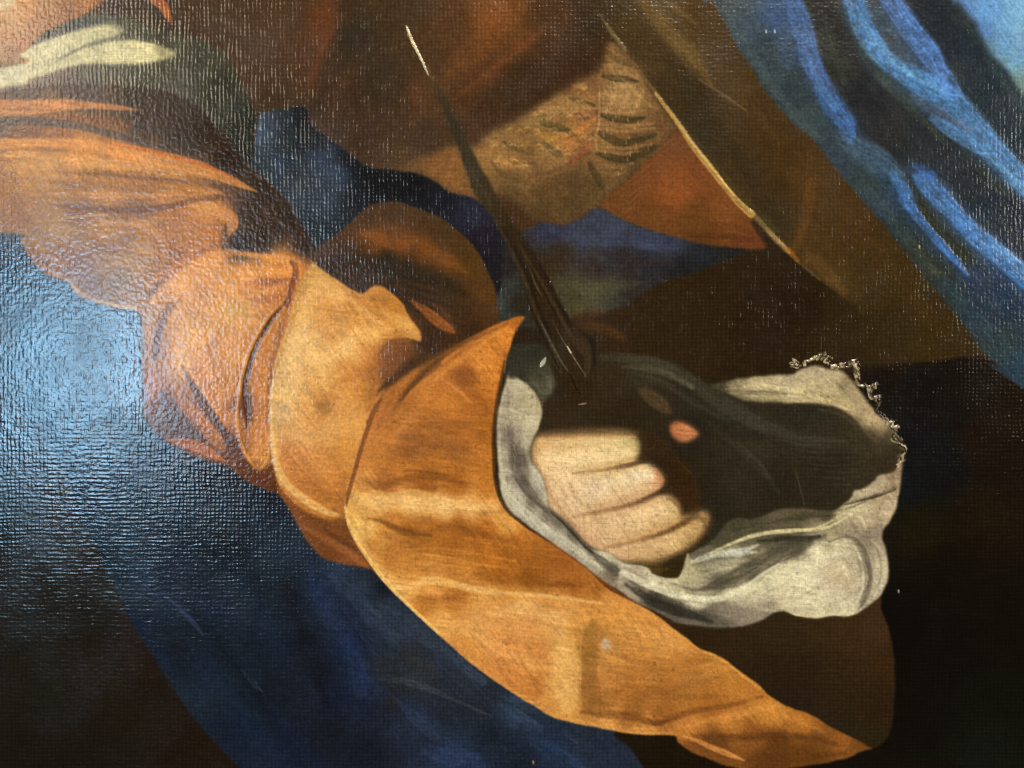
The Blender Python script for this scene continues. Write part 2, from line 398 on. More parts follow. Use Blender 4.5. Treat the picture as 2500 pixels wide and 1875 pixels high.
    for P, c, a in [
      ([(1470,185,5),(1500,192,9),(1530,196,9),(1555,200,5)],(74,56,28),.8),
      ([(1485,130,6),(1510,148,9),(1540,160,7)],(96,70,32),.7),
      ([(1470,282,6),(1500,290,10),(1540,294,9),(1570,290,5)],(66,54,26),.8),
      ([(1462,325,6),(1490,340,11),(1520,350,10),(1560,342,7),(1600,330,5)],(72,58,32),.8),
      ([(1458,375,5),(1490,385,9),(1530,390,10),(1570,372,12),(1600,360,8)],(72,54,32),.8),
      ([(1380,230,6),(1410,245,8),(1450,258,5)],(82,62,30),.75),
      ([(1320,300,5),(1350,308,9),(1385,320,8),(1405,330,4)],(80,70,34),.75),
      ([(1330,350,5),(1350,370,9),(1370,382,5)],(92,80,44),.7),
      ([(1230,345,4),(1260,365,6),(1300,380,4)],(104,84,44),.6),
      ([(1440,400,6),(1455,430,10),(1470,460,6)],(66,50,26),.6),
      ([(1200,395,4),(1225,425,7),(1260,440,6)],(98,72,36),.6)]:
        st([(x,y,w*.95) for x,y,w in P], c, min(1,a+.1), 6, .4)
    for y_, w_ in ((112,7),(158,7),(206,9),(228,9),(252,9),(272,5),(304,6),(316,6),(358,6),(370,5),(402,7),(420,6)):
        xr = 1500 + (y_ - 100) * .52; xr = min(xr, 1640 - max(0, y_ - 310) * .9)
        st([(1468,y_,2),((1468+xr)/2,y_+5,w_),(xr-14,y_-2,w_*.6)],(184,146,94),.42,5,.7)
    for i in range(60):
        a = (i * .618) % 1; b = (i * .755) % 1
        x = 1472 + 130 * a; y = 130 + 290 * b
        if x < 1490 + (y - 120) * .5 and x < 1625 - max(0, y - 320) * .8:
            st([(x,y,1),(x+1,y+9,1.6)],((206,170,112) if i % 3 else (80,60,34)),.5,2.2,.2)
    st([(1300,262,3),(1350,245,6),(1400,240,8),(1440,262,5)],(180,140,84),.5,8,.8)
    st([(1340,340,3),(1380,330,8),(1420,320,6)],(184,128,62),.5,8,.7)
    st([(1260,300,4),(1300,300,9),(1340,290,8)],(150,128,76),.5,10,.8)
    st([(1210,350,4),(1240,400,8),(1290,410,8)],(184,138,74),.5,9,.8)
    st([(1300,430,4),(1370,410,6),(1440,372,5)],(108,66,40),.6,7,.6)
    st([(1410,290,5),(1440,285,8),(1455,275,6)],(100,66,48),.6,8)
    st([(1380,395,3),(1410,385,7),(1440,350,6)],(166,84,50),.55,10)
    st([(1405,325,4),(1430,305,8),(1455,288,4)],(196,116,54),.7,8)
    st([(1310,320,4),(1335,335,12),(1355,340,8)],(176,134,52),.6,10)
    st([(1370,350,10),(1400,360,16)],(190,128,62),.5,16)
    st([(1467,170,1.5),(1463,240,2),(1462,300,2.5),(1455,340,2),(1458,375,1)],(196,150,92),.55,3,.6)
    st([(1400,208,4),(1425,212,9)],(186,150,88),.6,9)
    st([(1520,195,3),(1560,235,4),(1590,262,4)],(186,150,86),.4,6)
    for i in range(26):
        x = 1475 + (i * 37) % 100; y = 215 + (i * 53) % 60
        st([(x,y,1.6),(x+2,y+16,1.4)],(196,160,104),.35,3,.2)
    for i in range(24):
        x = 1300 + (i * 29) % 110; y = 250 + (i * 41) % 40
        st([(x,y+10,1.5),(x+26,y-8,1.2)],(196,158,98),.3,3,.2)
    for i in range(60):
        a = (i * 0.61803) % 1; b = (i * 0.41421) % 1
        x = 1190 + 250 * a; y = 300 + 130 * b - 60 * a
        st([(x,y,1.8),(x+9,y-4,2.5),(x+16,y+2,1)],((206,160,98) if i % 3 else (84,64,32)),.42,4,.2)
    L("rust_triangle", [(1648,322),(1600,372),(1550,424),(1500,466),(1466,500),(1478,514),(1532,542),(1595,565),(1675,588),(1740,602),(1820,608),(1868,606),(1864,580),(1833,530),(1801,496),(1768,457),(1730,408),(1690,358),(1662,325)],
      [(1640,350,122,68,30),(1580,420,128,70,32),(1520,480,122,68,28),(1640,440,140,74,32),(1700,420,132,70,30),(1640,480,150,78,34),(1600,520,120,68,26),(1700,540,112,66,24),(1780,560,120,66,28),(1780,520,134,74,32),(1820,590,118,58,26),(1700,580,104,56,22),(1560,520,116,64,24)],
      soft=2.5, tex=.05, weave=.45, label="flat rust-orange triangle of cloth under the hem")
    for i in range(16):
        y = 350 + i * 12
        st([(1640 - i*8, y, 2),(1600 - i*5, y + 34, 4),(1560 - i*4, y + 66, 2)],((160,88,40) if i % 2 else (98,54,24)),.3,6,.6)
    st([(1690,575,4),(1760,578,7),(1840,584,4)],(92,44,20),.5,8)
    st([(1838,545,6),(1858,570,10),(1868,590,6)],(40,28,18),.7,10,clip=False)
    g.cur = None
    # redraw the hem over the triangle's edge
    st([(1600,230,3),(1645,290,5),(1690,356,7),(1730,406,8),(1768,455,7),(1801,494,8),(1833,524,9)],(184,148,78),.85,5,.35)
    st([(1655,305,1.5),(1690,352,2),(1740,415,2.5),(1790,476,2)],(222,190,120),.6,3,.4,body=.5)

    # ---- blue cloth between collar and cuff
    L("blue_sash", [(1170,500),(1240,560),(1290,560),(1320,544),(1377,550),(1421,533),(1444,514),(1470,512),(1532,542),(1595,564),(1675,587),(1738,600),(1820,608),(1801,622),(1706,662),(1627,684),(1548,728),(1516,752),(1405,766),(1380,790),(1210,790),(1190,650)],
      [(1200,600,44,38,40),(1230,650,46,36,36),(1250,720,60,60,54),(1220,750,62,70,68),(1270,740,52,40,26),(1340,560,54,58,86),(1400,570,58,66,94),(1450,540,54,66,92),(1500,560,60,72,100),(1580,590,58,68,98),(1640,600,54,64,92),(1700,620,40,44,50),(1770,610,36,36,36),
       (1370,620,66,48,36),(1450,610,66,62,68),(1530,620,54,46,50),(1440,650,62,46,42),(1540,660,58,46,46),(1600,660,50,44,50),(1660,650,36,34,36),(1380,700,80,68,44),(1440,720,86,80,52),(1500,710,74,68,54),(1420,745,82,72,42),(1540,710,56,46,42),(1340,650,70,50,30),(1430,585,64,70,92)],
      soft=3, tex=.10, weave=.9, label="dull blue and purple painted cloth")
    st([(1345,560,5),(1400,580,9),(1450,590,12),(1520,590,14),(1600,600,12),(1640,605,6)],(64,76,112),.55,16,.4)
    st([(1470,620,8),(1560,640,12),(1640,640,8)],(58,44,44),.6,18,.3)
    st([(1350,690,8),(1420,700,16),(1500,700,12),(1560,690,5)],(92,84,56),.5,20,.4)
    st([(1390,790,5),(1430,795,12),(1480,805,14),(1520,825,9)],(104,62,32),.6,16,.4,clip=False)
    g.part("olive_sash_edge", [(1340,686),(1420,690),(1500,688),(1560,700),(1516,750),(1405,764),(1370,745)], parent="blue_sash", label="olive grey lower edge of the sash")
    L("blue_collar_cloth", [(632,280),(650,272),(695,266),(745,262),(758,300),(790,329),(821,351),(853,376),(897,408),(948,414),(1011,424),(1059,443),(1100,471),(1154,484),(1185,515),(1215,560),(1230,640),(1215,720),(1190,660),(1140,590),(1060,530),(970,500),(900,510),(840,560),(776,612),
                    (735,545),(690,478),(650,440),(606,405),(600,385),(619,358),(628,300)],
      [(640,290,54,72,98),(632,330,58,80,106),(690,290,42,56,68),(740,290,24,26,28),(700,340,40,48,52),(650,400,46,60,70),(690,400,44,60,86),(780,380,48,64,96),(820,420,52,70,100),(800,480,46,60,80),(730,440,46,54,58),(780,560,34,46,56),(860,500,30,38,46),(760,340,26,28,30),(850,400,26,28,32),
       (920,440,26,26,28),(1000,450,24,24,28),(1080,500,28,28,36),(1150,520,40,42,66),(1180,570,36,30,42),(1200,640,34,28,36),(900,470,26,28,32)],
      soft=2.5, tex=.10, weave=1.0, label="dark blue cloth curling under the collar, coarse weave")
    for i in range(14):
        x = 660 + (i * 53) % 190; y = 360 + (i * 71) % 150
        st([(x,y,4),(x+12,y+24,8),(x+20,y+50,3)],(66,92,136),.3,14,.6)
    st([(640,284,5),(632,320,9),(628,350,5)],(72,104,146),.6,10)

    # ---- grey-green shawl and white shirt, upper left
    L("grey_green_shawl", [(-900,260),(-20,170),(60,120),(105,82),(150,56),(190,40),(250,34),(310,42),(380,66),(480,94),(545,132),(582,190),(612,255),(626,285),(620,320),(622,362),(606,405),(575,368),(530,312),(490,268),(450,242),(385,220),(200,230),(-20,240),(-900,300)],
      [(130,75,62,62,60),(180,60,66,74,76),(260,50,74,78,68),(340,80,80,80,62),(420,110,80,76,58),(500,150,72,66,48),(560,220,58,54,38),(600,300,44,42,30),(610,370,40,40,32),(540,290,60,56,42),(450,170,72,66,50),(400,190,78,74,56),(250,180,84,78,68),(150,200,92,72,66),(60,215,98,70,62),(330,160,84,84,72),(300,190,86,80,68)],
      soft=3, tex=.07, weave=.8, label="grey-green painted shawl behind the shirt")
    L("white_shirt_edge", [(-900,300),(-10,166),(32,135),(79,111),(127,92),(190,73),(237,62),(275,58),(300,70),(292,84),(278,93),(320,97),(364,103),(398,116),(428,131),(400,143),(348,154),(269,155),(206,156),(142,171),(63,196),(0,214),(-900,330)],
      [(20,170,176,172,140),(80,140,178,174,140),(130,115,184,178,140),(220,85,192,184,140),(270,70,182,174,128),(100,175,182,176,136),(200,140,198,192,144),(280,120,202,196,148),(350,125,214,204,152),(380,140,206,196,142),(250,105,150,148,118),(170,130,170,166,132)],
      soft=4, tex=.06, weave=.35, label="cream white painted edge of a shirt")
    st([(120,160,2),(160,135,4),(210,112,5),(260,98,6),(300,96,3)],(96,100,88),.75,7,.3)
    st([(20,190,2),(80,160,3),(140,140,3)],(140,138,116),.6,7,.4)
    for i in range(12):
        y = 118 + i * 3.2
        st([(170 + i*4,y+12-i*.5,1),(260,y+2,2.2),(330,y,2.2),(385,y+4,1)],((228,218,164) if i % 2 else (166,162,126)),.45,3,.5)
    for i in range(8):
        st([(10+i*8,165-i*6,1.2),(100+i*6,128-i*5,2),(200+i*8,96-i*4,1.6),(270,74-i,1)],((208,202,158) if i % 2 else (150,150,124)),.35,4,.5)
    st([(380,118,6),(400,128,12),(425,136,6)],(110,104,78),.7,18,.4,clip=False)
    st([(270,58,5),(292,70,8),(300,84,5)],(96,96,80),.6,14,.4,clip=False)
    st([(252,98,3),(290,88,6),(330,92,6),(370,100,3)],(92,92,80),.6,9,.4,clip=False)
    st([(60,176,3),(130,152,5),(200,138,5),(260,128,3)],(150,148,120),.55,7,.5)
    st([(0,190,3),(60,150,5),(120,122,6),(180,100,4)],(206,200,158),.5,8,.5)
    L("orange_fold", [(-900,-300),(-60,-80),(262,-40),(256,0),(226,22),(192,42),(150,58),(105,80),(72,112),(40,138),(0,156),(-900,200)],
      [(10,10,176,150,112),(60,10,180,118,60),(20,60,166,112,62),(130,20,150,98,58),(200,15,170,108,60),(240,5,160,100,56),(120,60,152,94,52),(60,100,158,96,52),(10,130,140,86,54),(90,80,150,92,54),(180,35,140,88,54)],
      soft=3, tex=.05, weave=.25, label="orange fold of cloth across the corner")
    st([(-10,20,8),(30,0,10),(60,-20,8)],(196,184,150),.5,14)
    L("dark_fold", [(256,-60),(256,0),(226,22),(250,34),(310,42),(380,66),(480,94),(440,40),(420,-60)],
      [(270,10,78,62,58),(330,30,78,60,50),(400,70,72,54,42),(430,20,74,54,38)], soft=8, tex=.05)
    st([(352,-30,3),(375,-2,9),(398,14,12),(408,34,9),(418,58,2)],(192,98,44),.95,7,.3,name="orange_flick",label="small hooked flick of orange paint", clip=False)

    # ---- blue cloak, lower left, and the brown corner
    L("blue_cloak", [(-900,480),(-20,560),(40,560),(110,620),(200,700),(360,740),(420,900),(500,1050),(700,1150),(800,1300),(920,1360),(1000,1450),(1150,1590),(1300,1700),(1400,1740),(1490,1770),(1502,1790),(1535,1822),(1557,1850),(1572,1874),(1720,2100),(1900,2700),(-900,2700)],
      [(60,640,44,36,50),(100,720,34,46,68),(150,800,24,42,64),(250,850,28,46,70),(300,800,32,48,74),(200,950,22,40,62),(300,950,34,42,58),(330,1000,40,32,40),(300,1080,18,28,40),(180,1050,20,34,48),(400,1120,18,24,32),(500,1180,16,22,26),(250,1200,20,28,36),(350,1250,18,26,34),(450,1280,24,34,46),
       (300,1330,26,40,54),(330,1380,30,46,60),(280,1380,30,44,48),(420,1360,30,42,56),(550,1300,26,32,30),(620,1280,26,40,54),(640,1230,20,24,26),(680,1350,28,44,56),(450,1450,32,42,54),(350,1480,28,36,40),(330,1520,24,36,62),(380,1600,28,40,60),(450,1560,28,24,20),(520,1500,26,38,60),(520,1600,28,34,44),
       (600,1450,28,36,40),(650,1520,26,36,46),(700,1450,28,32,32),(560,1700,28,38,46),(480,1700,32,48,60),(600,1800,26,38,60),(680,1700,26,30,34),(750,1560,22,24,28),(780,1450,32,46,82),(830,1400,50,68,98),(870,1430,54,70,92),(900,1400,42,44,46),(930,1430,30,30,30),(950,1480,54,68,84),(1000,1540,54,66,84),(850,1500,36,48,78),
       (860,1580,28,42,84),(880,1660,36,50,96),(930,1630,50,54,50),(1000,1600,58,56,44),(1020,1660,60,64,62),(1080,1600,54,62,78),(1150,1660,54,58,66),(950,1700,46,38,30),(900,1740,32,38,56),(820,1700,24,30,52),(780,1640,26,26,30),(800,1790,26,26,26),(900,1830,24,26,32),(1000,1770,46,56,78),(1080,1780,40,44,52),(1100,1840,48,70,112),
       (1180,1720,44,42,42),(1200,1790,32,38,44),(1250,1740,56,78,106),(1300,1790,44,54,72),(1350,1830,38,58,96),(1420,1800,44,54,68),(1480,1850,46,58,76),(1270,1860,34,40,48),(1550,1870,46,58,78),(700,1850,30,34,56),(1150,1880,40,60,100)],
      soft=2, tex=.09, weave=.95, p=1.4, calm=(26,44,78), label="dark blue painted cloak with thin scumbled lights")
    L("brown_shadow", [(-900,700),(-30,780),(16,900),(41,979),(95,1058),(139,1121),(177,1200),(196,1273),(222,1311),(259,1406),(269,1413),(310,1502),(348,1565),(386,1625),(443,1714),(506,1793),(579,1872),(760,2100),(1200,2700),(-900,2700)],
      [(20,1000,56,42,44),(80,1150,58,38,38),(130,1250,64,38,30),(180,1330,50,34,20),(100,1400,42,32,24),(20,1250,36,36,34),(30,1450,40,32,22),(200,1500,42,32,22),(320,1600,52,30,20),(250,1650,46,30,18),(100,1700,38,34,24),(350,1700,44,28,16),(450,1800,44,26,14),(200,1850,36,26,16),(60,1850,36,26,16),(500,1850,46,28,14)],
      soft=2.5, tex=.06, weave=1.0, calm=(34,32,24), label="brown-black painted shadow in the lower left corner")
    L(None, [(1502,1790),(1535,1822),(1557,1850),(1572,1874),(1720,2100),(2300,2700),(2400,1950),(2100,1830),(1640,1780)], [(1550,1810,40,28,14),(1620,1850,38,26,12),(1800,1890,36,24,12),(2100,1880,26,20,13)], soft=3, tex=.05, weave=.8)
    g.cur = None
    g.part("dark_ground_wedge", [(1502,1790),(1535,1822),(1557,1850),(1572,1874),(1720,2100),(2300,2700),(2400,1950),(2100,1830),(1640,1780)], label="thin dark brown wedge of ground below the sleeve tip")
    st([(400,1450,1),(440,1490,5),(470,1520,6),(495,1552,2)],(58,76,128),.7,6,.3,name="blue_touch",parent="blue_cloak")
    st([(588,1634,1.5),(603,1652,6),(622,1674,8),(640,1690,2)],(64,96,124),.65,6,.8,name="pale_blue_touch",parent="blue_cloak",body=.8)
    st([(408,1562,1),(430,1585,2),(460,1612,1)],(96,104,96),.4,4,1.2)
    for P, c, a in [([(800,1400,8),(850,1440,16),(900,1500,20),(960,1560,16)],(62,84,118),.4),([(900,1480,14),(990,1520,22),(1080,1590,18),(1150,1650,10)],(60,76,98),.35),
                 ([(1080,1580,5),(1130,1625,12),(1180,1665,10)],(74,100,138),.5),([(900,1655,4),(960,1660,8),(1040,1680,8),(1110,1710,5),(1200,1750,3)],(80,94,96),.45),
                 ([(850,1560,14),(870,1620,20),(880,1690,18)],(44,66,118),.45),([(980,1720,8),(1020,1760,16),(1060,1800,12)],(60,76,112),.5),([(1040,1830,14),(1100,1850,22),(1160,1850,14)],(50,78,130),.5),
                 ([(1220,1720,6),(1270,1750,13),(1320,1780,8)],(72,100,136),.5),([(1290,1800,4),(1340,1820,9),(1400,1860,10),(1440,1900,6)],(48,76,128),.55),([(1380,1790,6),(1410,1810,8)],(66,96,130),.4),
                 ([(1220,1690,8),(1270,1720,10),(1310,1740,6)],(54,76,96),.5),([(640,1360,14),(660,1450,20),(640,1520,12)],(36,52,66),.35),([(760,1400,8),(775,1450,16),(800,1520,14)],(40,62,112),.4),
                 ([(520,1620,10),(580,1720,14),(640,1830,18)],(26,44,66),.4),([(1000,1610,6),(1060,1640,10)],(70,54,30),.4),([(930,1700,6),(960,1720,10)],(66,48,24),.4),([(790,1440,2),(830,1490,3),(880,1560,2)],(24,28,36),.6),([(870,1520,1),(905,1570,2.5)],(24,26,28),.6)]:
        st(P, c, a, None, .7)
    for P, c, a in [([(300,1330,10),(380,1450,22),(480,1600,26),(600,1760,28),(700,1900,20)],(28,50,88),.35),([(520,1330,14),(600,1450,24),(680,1580,20)],(24,48,80),.3),
                 ([(760,1390,10),(800,1480,20),(860,1600,22),(930,1700,16)],(36,56,110),.4),([(940,1680,10),(1040,1760,20),(1130,1840,20),(1200,1920,12)],(44,72,124),.35),
                 ([(620,1700,10),(720,1800,18),(800,1900,14)],(26,42,84),.35),([(1150,1690,8),(1250,1760,14),(1360,1820,12),(1450,1900,8)],(44,70,116),.35),
                 ([(400,1420,6),(500,1530,10),(600,1660,10),(680,1780,8)],(16,20,28),.4),([(700,1420,8),(740,1560,14),(800,1720,14)],(18,20,28),.4)]:
        st(P, c, a, 30, .5)
    for i in range(70):
        a = (i * .61803) % 1; b = (i * .7548) % 1
        x = 780 + 520 * a; y = 1420 + 300 * a + 190 * b
        st([(x,y,1),(x+14,y+9,2.2),(x+30,y+22,1)],((78,98,124) if i % 3 else (30,34,40)),.28,4,.6)

    # ---- upper sleeve: the rust-orange arm
    slv = [(-900,250),(-20,222),(60,218),(150,206),(260,205),(385,217),(450,238),(490,265),(530,310),(575,365),(606,405),(650,437),(690,477),(735,545),(775,612),(772,650),(745,720),(700,850),(680,1000),(700,1100),(690,1206),(677,1204),(640,1192),(595,1172),(557,1141),(500,1125),(468,1115),(430,1095),(402,1077),(364,1042),(346,1004),(350,963),
           (343,900),(344,830),(338,768),(285,752),(237,741),(190,722),(172,700),(158,686),(104,668),(70,627),(41,583),(-10,566),(-900,480)]
    L("rust_sleeve", slv,
      [(60,235,96,68,62),(200,225,86,66,62),(330,235,74,58,50),(430,260,66,46,36),(500,310,56,38,26),(450,330,66,46,36),(560,400,52,34,22),(350,300,76,56,50),(640,470,58,36,22),(700,540,54,36,24),(740,600,60,36,22),(600,520,62,38,24),(640,580,54,34,22),(560,560,54,36,24),(585,595,44,32,26),
       (0,300,104,78,70),(60,325,134,84,54),(150,325,150,94,51),(60,380,182,124,61),(200,370,190,122,54),(300,385,192,120,51),(100,430,184,130,68),(250,430,166,110,54),(350,440,162,104,49),(100,480,164,112,61),(30,520,154,98,54),(250,480,172,116,58),(420,470,178,116,54),(480,470,172,112,49),
       (200,520,140,96,70),(330,515,142,94,56),(150,560,164,122,73),(60,560,150,104,61),(250,560,170,118,63),(350,560,170,112,54),(420,540,172,108,51),(500,520,196,126,54),(545,540,196,118,45),(520,570,186,110,45),(450,590,176,112,49),(350,620,172,124,68),(250,620,150,108,73),(180,640,140,100,86),
       (130,620,140,98,70),(280,690,142,108,75),(220,700,136,104,88),(330,710,150,108,70),(400,650,150,92,49),(440,620,150,90,44),(470,640,215,141,62),(430,690,215,147,70),(520,640,220,147,66),(600,660,222,147,66),(660,640,226,150,62),(700,650,222,136,51),(560,700,209,138,62),(640,710,198,120,48),(690,710,189,109,40),
       (580,760,204,147,62),(520,780,198,136,62),(470,820,209,147,70),(440,880,204,147,76),(500,900,200,129,60),(560,860,200,132,56),(540,960,198,127,54),(390,860,164,110,70),(370,940,168,104,66),(400,980,130,76,50),(420,1030,104,62,42),(480,1050,112,60,34),(560,1030,187,116,48),(600,1000,120,60,24),
       (640,860,189,116,44),(650,950,195,123,50),(640,1050,200,125,50),(630,1110,202,132,54),(600,1150,108,54,22),(660,1160,112,56,22),(560,1100,118,60,28),(680,1190,118,60,24)],
      soft=2.5, tex=.045, weave=.22, p=1.8, gloss=.6, label="rust-orange painted upper sleeve, gathered in folds")
    st([(-60,262,22),(60,262,19),(158,255,14),(230,257,9),(290,262,6),(338,268,1)],(204,130,72),.9,9,.35)
    st([(100,285,6),(190,287,10),(260,296,11),(315,305,6)],(132,74,48),.75,10,.4)
    st([(-40,296,8),(80,296,10),(190,306,10),(270,326,10),(350,348,6),(400,362,3)],(84,66,66),.85,8,.4)
    st([(120,300,3),(220,318,5),(300,336,4)],(112,98,100),.35,6,.6)
    st([(-40,352,18),(80,348,10),(190,352,14),(285,366,17),(380,385,18),(470,405,17),(540,430,13),(590,452,8),(628,468,1)],(208,136,66),.92,10,.3)
    st([(250,346,2),(340,362,4),(430,382,5),(510,408,5),(580,440,3)],(196,98,30),.7,6,.2)
    st([(60,400,10),(200,398,12),(330,410,10),(440,428,8)],(222,164,96),.45,20,.5)
    st([(140,420,2),(240,424,4),(330,432,5),(420,440,5),(520,452,6),(580,466,3)],(128,82,56),.7,7,.4)
    st([(520,448,6),(570,468,10),(610,478,5)],(92,56,34),.5,10,.3)
    st([(360,460,6),(430,462,9),(500,466,7),(540,470,2)],(190,124,60),.6,10,.4)
    st([(130,500,2),(200,508,6),(285,512,8),(360,510,9),(420,500,9),(470,490,7),(530,484,4)],(120,72,50),.8,8,.4)
    st([(90,500,6),(180,498,7),(250,500,5)],(144,108,90),.45,12,.5)
    st([(500,478,2),(540,478,6),(580,500,8),(600,520,4)],(88,50,28),.5,12,.3)
    st([(140,535,2),(190,528,3),(260,524,2)],(214,190,160),.6,4,.5)
    st([(455,500,4),(500,502,14),(545,518,16),(568,542,13),(560,566,8)],(206,140,72),.8,12,.35)
    st([(530,500,3),(566,522,4),(578,542,4),(562,568,3),(548,588,2)],(196,110,44),.7,5,.3)
    st([(548,592,1),(548,605,5),(600,613,3),(660,620,2)],(44,30,24),.8,5,.2)
    st([(580,470,4),(640,505,9),(690,550,9),(720,590,4)],(98,58,32),.3,20,.4)
    st([(540,590,3),(500,610,7),(470,628,9),(430,655,10),(395,690,12),(365,718,8)],(134,78,50),.75,12,.4)
    st([(410,525,8),(420,570,12),(390,620,14)],(160,98,52),.5,22,.4)
    st([(180,640,8),(240,610,12),(320,580,10)],(122,90,86),.45,20,.6)
    st([(180,560,5),(260,545,10),(360,545,9)],(200,154,104),.45,18,.6)
    st([(120,660,3),(160,686,6),(200,722,6),(260,742,5),(330,750,4)],(206,170,116),.65,6,.4)
    st([(240,650,10),(300,640,14),(350,660,10)],(186,150,112),.35,22,.6)
    st([(-20,430,5),(100,440,6),(220,452,7),(340,462,6),(430,460,3)],(140,92,62),.45,9,.5)
    st([(-20,378,6),(120,378,9),(260,392,9),(400,412,7),(500,428,4)],(226,160,90),.45,10,.5)
    st([(60,470,4),(180,474,8),(300,478,8),(400,474,5)],(206,150,98),.45,10,.6)
    st([(120,530,4),(200,556,8),(240,600,8),(220,650,5)],(134,90,64),.4,13,.6)
    st([(300,540,4),(360,560,8),(400,600,9),(390,650,5)],(206,148,90),.4,14,.6)
    st([(60,560,5),(100,610,9),(150,650,9)],(196,146,98),.4,14,.6)
    st([(300,600,5),(350,640,9),(340,690,8)],(150,98,62),.4,16,.6)
    # lower puff of the arm
    st([(590,640,5),(640,646,8),(700,650,6)],(172,104,46),.4,8,.5)
    st([(592,668,3),(640,664,6),(700,668,4)],(222,162,92),.5,7,.5)
    st([(600,688,4),(650,690,9),(700,684,5)],(150,86,44),.55,9,.5)
    st([(600,712,3),(650,712,6),(700,700,3)],(216,150,78),.6,6,.5)
    st([(610,732,3),(650,734,7),(690,722,5)],(160,92,42),.55,8,.5)
    st([(455,840,3),(480,900,6),(510,950,6),(540,1010,4)],(164,98,50),.5,8,.5)
    st([(540,800,10),(520,860,16),(540,930,14)],(160,98,46),.35,22,.5)
    st([(570,690,10),(585,760,14),(580,850,12),(560,930,8)],(206,142,74),.4,16,.5)
    st([(550,608,4),(620,624,7),(690,630,7),(716,650,4)],(224,158,84),.75,8,.3)
    st([(480,640,4),(430,670,9),(400,700,10),(370,740,8)],(210,148,84),.75,10,.4)
    st([(600,690,6),(660,690,8),(700,700,6)],(160,96,48),.5,14,.5)
    st([(580,730,6),(640,712,6),(700,690,3)],(214,152,78),.5,8,.5)
    st([(440,730,3),(410,760,8),(390,800,10),(380,840,9),(375,880,5)],(116,80,62),.75,10,.5)
    st([(500,660,8),(460,720,12),(430,800,12),(425,870,8)],(206,146,80),.5,18,.6)
    st([(560,680,14),(560,740,18),(600,760,12)],(186,134,66),.4,24,.4)
    rq = np.random.RandomState(11)
    for i in range(46):
        x = 430 + rq.rand() * 170; y = 700 + rq.rand() * 200; l = 30 + rq.rand() * 70; c_ = (560 - x) * .12
        st([(x,y,1.2),(x-c_*.6,y+l*.5,2+rq.rand()*3),(x-c_*.4+8,y+l,1.2)],[(236,178,104),(176,112,58),(214,150,84)][rq.randint(3)],.34,5,.7)
    st([(352,700,4),(400,668,9),(470,634,10),(549,619,8),(640,622,6),(716,636,3)],(216,134,60),.55,9,.4)
    spot(566,752,14,(196,150,74),.5,rx=20)
    spot(512,848,22,(176,112,60),.45,rx=16)
    st([(419,736,3),(394,768,7),(382,820,8),(384,870,5)],(120,72,56),.6,8,.4)
    st([(443,893,2),(486,964,6),(525,1019,8),(568,1084,7)],(110,58,34),.7,8,.3)
    st([(423,941,3),(450,978,8),(490,1024,9),(541,1074,6)],(210,132,66),.7,8,.4)
    st([(712,640,6),(722,660,7),(712,700,7),(700,745,6)],(128,62,28),.85,6,.2)
    st([(700,735,3),(672,765,6),(649,800,6),(632,830,6),(618,860,6),(607,895,7),(597,935,8),(598,975,7),(602,1015,5),(603,1045,2)],(96,44,18),.92,5,.2, body=-.6, name="dark_seam", parent="rust_sleeve", label="thin dark brown seam line down the sleeve")
    st([(690,742,3),(650,780,4),(620,830,4),(600,880,4),(586,945,4),(578,1000,4),(582,1060,4),(600,1115,5),(622,1143,4)],(214,150,76),.7,4,.4,body=.6)
    st([(640,830,8),(632,900,14),(632,980,17),(634,1060,18),(628,1110,14),(626,1140,4)],(196,124,56),.85,10,.4)
    st([(652,870,3),(650,960,4),(655,1050,4),(648,1120,3)],(216,146,70),.5,8,.4)
    st([(700,760,6),(680,820,8),(664,900,8),(656,960,7),(654,1050,5)],(132,76,28),.45,8,.4)
    st([(604,1110,3),(618,1140,4),(630,1146,4),(648,1130,4),(656,1100,2)],(218,158,84),.7,4,.3)
    st([(560,1040,5),(570,1090,9),(590,1130,14),(620,1165,18),(670,1190,16),(700,1205,8)],(110,52,20),.85,12,.3)
    st([(452,915,2),(470,945,8),(490,980,9),(515,1015,10),(545,1055,11),(575,1100,10)],(104,56,32),.85,8,.3)
    st([(420,945,3),(440,985,8),(470,1020,10),(500,1055,10),(540,1095,9)],(184,112,54),.8,8,.4)
    st([(395,960,8),(415,1010,16),(445,1050,16),(480,1070,10)],(98,60,44),.8,14,.4)
    st([(405,1072,2),(440,1080,9),(480,1090,14),(515,1108,11),(548,1126,2)],(188,104,42),.92,5,.3,name="orange_leaf_fold",parent="rust_sleeve",label="leaf-shaped orange fold low on the sleeve")
    st([(470,880,4),(490,930,8),(520,990,8),(560,1050,4)],(206,136,68),.5,10,.5)
    st([(350,780,3),(352,860,5),(350,940,4)],(140,108,100),.5,8,.5)

    st([(345,775,6),(340,850,10),(344,930,10),(350,985,6)],(92,70,72),.55,22,.6,clip=False)
    # ---- lower rust edge below the gold panel
    L("rust_lining", [(670,1100),(676,1169),(679,1204),(704,1243),(730,1292),(745,1318),(764,1341),(790,1364),(821,1375),(869,1384),(907,1392),(930,1412),(900,1340),(870,1270),(860,1180),(760,1100)],
      [(690,1200,142,74,24),(720,1240,146,78,28),(760,1270,140,76,26),(820,1270,146,84,32),(760,1320,132,70,26),(800,1350,130,66,24),(850,1350,148,80,32),(890,1380,138,72,28),(850,1290,130,70,26)],
      soft=2.2, tex=.04, weave=.3, label="rust-brown painted lining under the sleeve panel")
    st([(740,1285,3),(790,1315,8),(850,1350,10),(895,1382,6)],(172,102,46),.7,12,.4)
    st([(790,1290,3),(830,1318,7),(870,1345,6)],(100,56,24),.6,10,.3)
